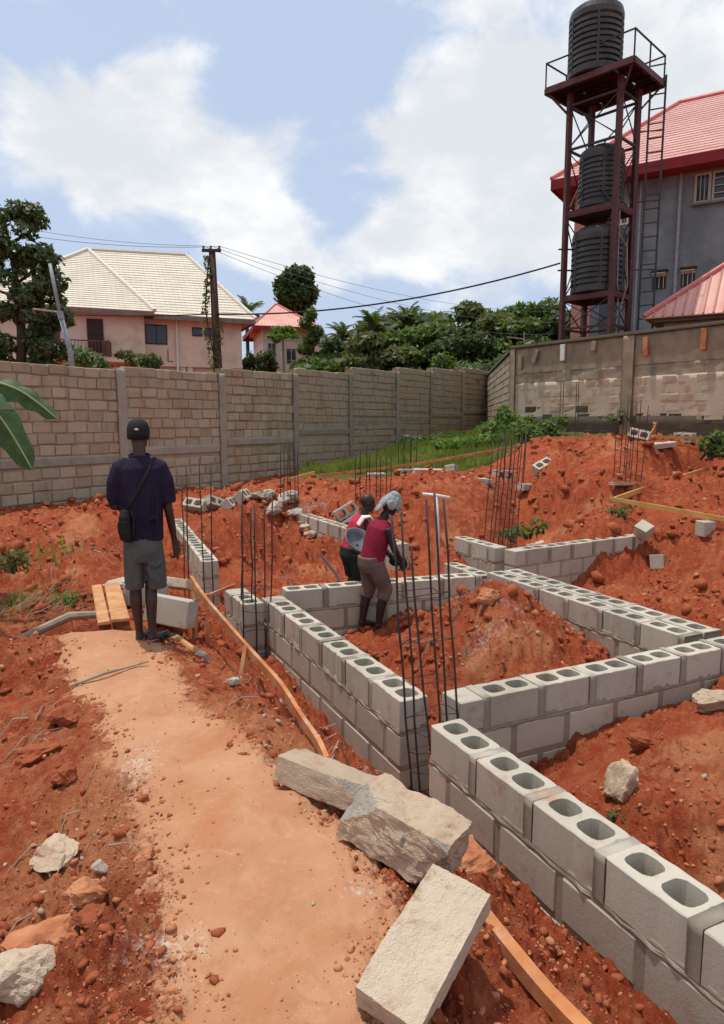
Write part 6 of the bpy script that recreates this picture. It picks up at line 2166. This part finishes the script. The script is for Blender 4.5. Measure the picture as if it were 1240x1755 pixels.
    MB().sweep([(.075 * math.cos(a), .002 + .072 * math.sin(a), 1.478 + .012 * math.sin(a)) for a in [2 * math.pi * k / 20 for k in range(21)]], .010, 6, cap=False).build('collar', M['navy'], t, True)
    # shorts
    s = MB()
    s.sweep([(0, 0, .93), (0, -.004, .84), (0, -.008, .74), (0, -.005, .66)], [(.160, .118), (.172, .132), (.178, .138), (.165, .12)], 22, up=(1, 0, 0))
    s.sweep([(-.080, 0, .78), (-.088, -.002, .64), (-.090, -.002, .52), (-.090, -.002, .435)], [(.090, .110), (.092, .108), (.089, .102), (.084, .096)], 18, up=(1, 0, 0))
    s.sweep([(.085, 0, .78), (.098, -.004, .64), (.108, -.008, .52), (.112, -.010, .430)], [(.090, .110), (.094, .110), (.092, .104), (.088, .098)], 18, up=(1, 0, 0))
    for P, r in ((((.00, -.125, .80), (-.06, -.128, .70), (-.10, -.112, .60)), .014), (((.01, -.10, .66), (.10, -.122, .62), (.18, -.10, .66)), .016), (((.02, -.10, .62), (.06, -.118, .54), (.12, -.115, .49)), .016),
                 (((-.16, -.08, .72), (-.12, -.112, .62), (-.10, -.106, .50)), .013), (((.17, -.06, .55), (.12, -.112, .50), (.06, -.10, .47)), .014), (((-.15, -.06, .50), (-.09, -.105, .47), (-.03, -.09, .50)), .012)):
        s.sweep(P, [r * .4, r, r * .4], 7)
    fused('shorts', nar(s), 'shorts', t, .010, 2, .5)
    # cap
    cm = Matrix.Translation(Vector((.0, .035, 1.625))) @ hr.to_4x4()
    c = MB()
    prof = [(-.005, 1.0), (.03, 1.03), (.07, .99), (.10, .86), (.122, .62), (.134, .32)]
    n = 20
    for z, k in prof:
        for i in range(n):
            a = 2 * math.pi * i / n
            c.v.append(tuple(cm @ Vector((.083 * k * math.cos(a), -.006 + .101 * k * math.sin(a), z))))
    for j in range(len(prof) - 1):
        for i in range(n):
            c.f.append((j * n + i, j * n + (i + 1) % n, (j + 1) * n + (i + 1) % n, (j + 1) * n + i))
    c.f.append(tuple((len(prof) - 1) * n + i for i in range(n)))
    cap = c.build('cap', M['black'], t, True)
    br = MB()
    for j in range(5):
        for i in range(11):
            a = math.pi * (i / 10)
            rr = j / 4
            br.v.append(tuple(cm @ Vector((.078 * math.cos(a) * (1 - .1 * rr), .085 * math.sin(a) + rr * .075 * math.sin(a) ** .6, .012 - rr * .020))))
    for j in range(4):
        for i in range(10):
            br.f.append((j * 11 + i, j * 11 + i + 1, j * 11 + 12 + i, j * 11 + 11 + i))
    o = br.build('brim', M['black'], cap, True)
    o.modifiers.new('thick', 'SOLIDIFY').thickness = .005
    MB().ball(tuple(cm @ Vector((.012, -.109, .036))), (.016, .006, .008), 8, 6).build('buckle', M['white'], cap, True)
    # sling bag at the left hip and its strap across the back
    bg_ = MB()
    bg_.sweep([(-.150, -.150, .845), (-.152, -.156, .90), (-.150, -.156, 1.02), (-.140, -.148, 1.075)], [(.044, .034), (.054, .042), (.052, .040), (.036, .024)], 14, up=(.9, -.4, 0))
    bag = fused('sling_bag', nar(bg_), 'black', t, .008, 2)
    MB().box((-.14, -.197, .945), (.07, .016, .09), rz=-.35).build('pocket', M['black'], bag)
    nar(MB().sweep([(-.10, -.15, .86), (-.075, -.158, .92), (-.072, -.158, 1.00), (-.09, -.15, 1.07)], .012, 6)).build('bag_edge', M['black'], bag, True)
    nar(MB().sweep([(-.13, -.15, 1.07), (-.06, -.148, 1.16), (.02, -.150, 1.28), (.085, -.120, 1.39), (.10, -.05, 1.452), (.10, .03, 1.45)], [(.013, .005)] * 6, 8, up=(.7, .2, -.7))).build('strap', M['black'], bag, True)
    return t


standing_man()


def pink_worker():
    x0, y0 = -.08, 8.45
    g0 = gzs(x0, y0)
    t = thing('person', 'worker in a red pink vest with white cloth on his shoulder, holding a grey pan', 'person', (x0, y0, g0), (0, 0, R(-62)))
    # local: y forward (to the right of the picture), x to his right (towards the camera)
    b = MB()
    hip = Vector((0, -.06, .74))
    ch = Vector((0, .07, 1.13))
    hr = rz3(R(-20)) @ Matrix.Rotation(R(-14), 3, 'X')
    head(b, (.0, .17, 1.345), hr, .98)
    b.sweep([ch, (0, .115, 1.20), (0, .15, 1.30)], [.07, .056, .052], 10)
    b.sweep([hip, hip.lerp(ch, .4), hip.lerp(ch, .8), ch], [(.15, .11), (.135, .10), (.18, .11), (.14, .09)], 14, up=(1, 0, 0))
    for s in (-1, 1):
        sh = Vector((s * .17, .08, 1.13))
        el = Vector((s * .235, .05, .86))
        wr = Vector((s * .13, .26, .80))
        b.sweep([sh, sh.lerp(el, .5), el, el.lerp(wr, .5), wr], [.050, .047, .040, .036, .026], 10)
        hand(b, wr, (-s * .3, .9, .1), (-s, .1, .5), 1 if s < 0 else -1, 1.0, .8)
        b.sweep([(s * .09, -.06, .76), (s * .10, .02, .48), (s * .095, -.03, .26), (s * .095, -.05, .05)], [.085, .058, .056, .036], 10)
        b.sweep([(s * .095, -.09, .04), (s * .10, -.02, .045), (s * .11, .09, .02)], [.032, .036, .026], 8)
    fused('body', b, 'skin2', t, .011, 3)
    v = MB()
    v.sweep([hip + Vector((0, 0, -.02)), hip.lerp(ch, .25), hip.lerp(ch, .6), hip.lerp(ch, .9), ch + Vector((0, .025, .07))], [(.175, .135), (.168, .13), (.185, .135), (.180, .125), (.085, .075)], 18, up=(1, 0, 0))
    fused('vest', v, 'pinkvest', t, .011, 2)
    s_ = MB()
    s_.sweep([(0, -.06, .82), (0, -.065, .72), (0, -.05, .66)], [(.17, .13), (.18, .14), (.16, .12)], 16, up=(1, 0, 0))
    for s in (-1, 1):
        s_.sweep([(s * .09, -.06, .74), (s * .10, -.01, .56), (s * .10, .01, .44)], [(.10, .11), (.098, .10), (.092, .095)], 14)
    fused('shorts', s_, 'darkshorts', t, .011, 2)
    # towel over the near shoulder
    w = MB()
    w.sweep([(.13, -.035, 1.10), (.15, .03, 1.20), (.165, .10, 1.205), (.175, .16, 1.12), (.18, .17, 1.03)], [(.052, .020), (.060, .022), (.062, .022), (.055, .020), (.045, .018)], 10, up=(1, 0, 0))
    fused('shoulder_cloth', w, 'white', t, .009, 2)
    # pan
    p = MB()
    prof = [(.02, -.09), (.10, -.088), (.15, -.05), (.19, .0), (.205, .004), (.20, -.006), (.155, -.06), (.10, -.098), (.02, -.10)]
    n = 22
    for r, z in prof:
        for i in range(n):
            a = 2 * math.pi * i / n
            p.v.append((r * math.cos(a), r * math.sin(a), z))
    for j in range(len(prof) - 1):
        for i in range(n):
            p.f.append((j * n + i, j * n + (i + 1) % n, (j + 1) * n + (i + 1) % n, (j + 1) * n + i))
    hp = p.build('head_pan', M['steelpan'], None, True)
    wm = Matrix.Translation((x0, y0, g0)) @ Matrix.Rotation(R(-62), 4, 'Z')
    hp.location = (-.015, 8.0, .33)
    hp.rotation_euler = (R(28), R(30), 0)
    tag(hp, 'scuffed grey metal head pan held by the worker in the pink vest', 'pan')


pink_worker()


def hat_worker():
    x0, y0 = .085, 7.58
    g0 = gzs(x0, y0)
    t = thing('person', 'worker in a maroon vest and pale cloth hat bending over the block wall', 'person', (x0, y0, g0), (0, 0, R(-66)))
    b = MB()
    hip = Vector((0, .02, .76))
    ch = Vector((0, .13, 1.17))
    hr = Matrix.Rotation(R(-38), 3, 'X')
    head(b, (.0, .24, 1.36), hr, .98)
    b.sweep([ch, (0, .165, 1.24), (0, .20, 1.31)], [.07, .056, .052], 10)
    b.sweep([hip, hip.lerp(ch, .4), hip.lerp(ch, .8), ch], [(.15, .11), (.135, .10), (.18, .11), (.14, .09)], 14, up=(1, 0, 0))
    for s in (-1, 1):
        sh = Vector((s * .17, .14, 1.16))
        el = Vector((s * .22, .20, .93))
        wr = Vector((s * .12, .33, .78))
        b.sweep([sh, sh.lerp(el, .5), el, el.lerp(wr, .5), wr], [.050, .047, .040, .036, .028], 10)
        hand(b, wr, (-s * .1, .6, -.7), (-s * .6, -.4, -.4), 1 if s < 0 else -1, 1.05, .7)
    for s, fy in ((-1, -.02), (1, .10)):
        b.sweep([(s * .08, .02, .78), (s * .095, fy + .06, .46), (s * .09, fy, .26), (s * .09, fy - .03, .05)], [.088, .060, .056, .036], 10)
        b.sweep([(s * .09, fy - .07, .04), (s * .095, fy, .045), (s * .10, fy + .12, .02)], [.032, .037, .026], 8)
    fused('body', b, 'skin2', t, .011, 3)
    v = MB()
    v.sweep([hip + Vector((0, -.01, -.03)), hip.lerp(ch, .25), hip.lerp(ch, .6), hip.lerp(ch, .9), ch + Vector((0, .045, .06))], [(.175, .13), (.17, .13), (.185, .132), (.182, .125), (.09, .08)], 18, up=(1, 0, 0))
    fused('vest', v, 'maroonvest', t, .011, 2)
    s_ = MB()
    s_.sweep([(0, .0, .84), (0, .01, .74), (0, .02, .66)], [(.168, .13), (.178, .14), (.16, .12)], 16, up=(1, 0, 0))
    for s, fy in ((-1, -.02), (1, .10)):
        s_.sweep([(s * .085, .02, .76), (s * .095, fy * .5 + .05, .58), (s * .095, fy + .055, .45), (s * .092, fy + .02, .34)], [(.10, .11), (.096, .10), (.082, .085), (.075, .078)], 14)
    fused('trousers', s_, 'brownpants', t, .011, 2)
    hm = Matrix.Translation(Vector((.0, .24, 1.36))) @ hr.to_4x4()
    h = MB()
    for c, r in (((0, -.01, .085), (.098, .112, .092)), ((.02, -.03, .15), (.06, .075, .05)), ((.0, -.10, .02), (.075, .035, .085)), ((.0, -.11, -.07), (.062, .022, .06)), ((.085, -.03, .03), (.022, .06, .06)), ((-.085, -.03, .03), (.022, .06, .06)), ((0, .09, .07), (.075, .045, .022))):
        h.ball(tuple(hm @ Vector(c)), r, 12, 8, hm.to_3x3().to_4x4())
    for k in range(7):
        a = -2.2 + k * .62
        h.sweep([tuple(hm @ Vector((.10 * math.sin(a), -.01 + .115 * math.cos(a), .02))), tuple(hm @ Vector((.085 * math.sin(a), -.015 + .095 * math.cos(a), .12))), tuple(hm @ Vector((.03, -.04, .185)))], [.018, .016, .014], 6)
    fused('cloth_hat', h, 'greycloth', t, .009, 2)
    # cord hanging in a loop from the neck
    P = []
    for k in range(17):
        a = math.pi * (k / 16) * 1.0
        P.append((.095 * math.cos(a), .20 + .09 * math.sin(a), 1.30 - .32 * math.sin(a)))
    MB().sweep(P, .011, 7).build('cord', M['woodgrey'], t, True)
    for s in (-1, 1):
        wr = Vector((s * .12, .33, .78))
        MB().ball(wr + Vector((-s * .005, .035, -.05)), (.052, .05, .068), 10, 8).build('glove', M['black'], t, True)


hat_worker()

# ------------------------------------------------------------------ small clods and crumbs of soil: too many to count


def crumbs(name, label, n, mat, seed, xr, yr, smin, smax, dens):
    g = np.random.default_rng(seed)
    ico = bmesh.new()
    bmesh.ops.create_icosphere(ico, subdivisions=1, radius=1)
    bv = np.array([v.co[:] for v in ico.verts])
    bf = np.array([[v.index for v in f.verts] for f in ico.faces])
    ico.free()
    r = np.sqrt(g.uniform(1.6 ** 2, yr ** 2, n * 4)) if False else np.exp(g.uniform(math.log(1.7), math.log(yr), n * 4))
    a = g.uniform(-xr, xr, n * 4)
    X, Y = r * np.sin(a), r * np.cos(a)
    ok = g.random(n * 4) < dens(X, Y)
    X, Y, r = X[ok][:n], Y[ok][:n], r[ok][:n]
    n = len(X)
    Z = ground(X, Y)
    s = smin * (smax / smin) ** (g.random(n) ** 3.4) * (.5 + .17 * r)
    sc = s[:, None] * g.uniform(.55, 1.2, (n, 3))
    sc[:, 2] *= .75
    jit = g.uniform(.62, 1.3, (n, 12, 1))
    V = bv[None] * jit * sc[:, None, :]
    th = g.uniform(0, 6.28, n)
    c, s_ = np.cos(th)[:, None], np.sin(th)[:, None]
    Vx = V[..., 0] * c - V[..., 1] * s_
    Vy = V[..., 0] * s_ + V[..., 1] * c
    tl = g.uniform(-.5, .5, n)[:, None]
    Vz = V[..., 2] + Vx * tl
    V = np.stack([Vx + X[:, None], Vy + Y[:, None], Vz + (Z + sc[:, 2] * .25)[:, None]], -1).reshape(-1, 3)
    F = (bf[None] + (np.arange(n) * 12)[:, None, None]).reshape(-1, 3)
    tag(link(name, npmesh(name, V, F, M[mat])), label, kind='stuff')


def nowall(X, Y):
    """keep crumbs off the wall tops"""
    u, v = X * D1[0] + Y * D1[1], X * D2[0] + Y * D2[1]
    bad = ((np.abs(v - 2.27) < .16) & (u > -1) & (u < 7.0)) | ((np.abs(u - 3.78) < .17) & (v > 2.3) & (v < 6.6)) | ((np.abs(v - 5.33) < .32) & (u > 3.5) & (u < 7.1)) | ((np.abs(v - 2.0) < .15) & (u > 6.5) & (u < 7.6))
    return (~bad).astype(float)


def d_rough(X, Y):
    return (1 - path_mask(X, Y)) * nowall(X, Y) * (1 - .9 * grass_mask(X, Y)) * (.25 + .75 * sstep(-.2, .2, fbm(X, Y, 1.1, 3, 41)))


def d_path(X, Y):
    m = path_mask(X, Y)
    return (.06 + 1.0 * m * (1 - m) * 4) * nowall(X, Y)


def d_pale(X, Y):
    m = blob(X, Y, -.4, 4.3, .45, .9, .5) + blob(X, Y, 1.3, 6.1, .5, .35) + .35 * blob(X, Y, -1.2, 3.0, .4, .9) + .5 * blob(X, Y, -.1, 3.0, .3, .5) + .012 + blob(X, Y, -1.2, 13.6, .8, .6)
    return np.clip(m, 0, 1) * nowall(X, Y) * (1 - .9 * path_mask(X, Y))


crumbs('soil_clods', 'small red soil clods strewn over the heaps and banks', 15000, 'clod', 1, R(42), 24, .004, .032, d_rough)
crumbs('soil_clods', 'small orange tan soil crumbs strewn over the banks', 4500, 'clodt', 2, R(40), 20, .005, .026, d_rough)
crumbs('soil_crumbs', 'fine tan crumbs along the edges of the trodden path', 3500, 'clodt', 3, R(36), 6.5, .004, .015, d_path)
crumbs('gravel', 'pale gravel and mortar crumbs beside the walls and on the mound', 1800, 'gravel', 4, R(38), 16, .004, .024, d_pale)
crumbs('soil_clods', 'fist sized clods of dug red clay on the heaps', 900, 'clod', 7, R(36), 19, .020, .062, lambda X, Y: d_rough(X, Y) * (np.hypot(X, Y) > 6.5))
# dry twigs and roots thrown about the banks
tw = MB()
g2 = random.Random(31)
for k in range(190):
    cx, cy, sx, sy = g2.choice(((-4.2, 8.6, .7, .9), (-3.6, 6.6, .5, .4), (-1.9, 4.0, .25, .6), (-1.4, 2.6, .3, .5), (-1.4, 10.0, .5, .6), (-.6, 9.6, .5, .4), (3.2, 12.4, .6, .4), (4.2, 9.6, .6, .5), (-.3, 4.0, .3, .5), (1.3, 6.4, .5, .4)))
    x, y = g2.gauss(cx, sx), g2.gauss(cy, sy)
    if path_mask(np.array([x]), np.array([y]))[0] > .4 or nowall(np.array([x]), np.array([y]))[0] < .5:
        continue
    a = g2.uniform(0, 6.28)
    L = g2.uniform(.06, .30) * (.6 + .08 * y)
    z = gz(x, y)
    x2, y2 = x + L * math.cos(a), y + L * math.sin(a)
    r = g2.uniform(.0025, .006) * (.7 + .06 * y)
    tw.sweep([(x, y, z + .01), ((x + x2) / 2 + g2.uniform(-.02, .02), (y + y2) / 2, max(z, gz(x2, y2)) + .02 + g2.uniform(0, .03)), (x2, y2, gz(x2, y2) + .012)], [r, r * .8, r * .4], 4)
tag(tw.build('dry_twigs', M['woodgrey']), 'dry twigs and roots strewn over the dug soil', kind='stuff')
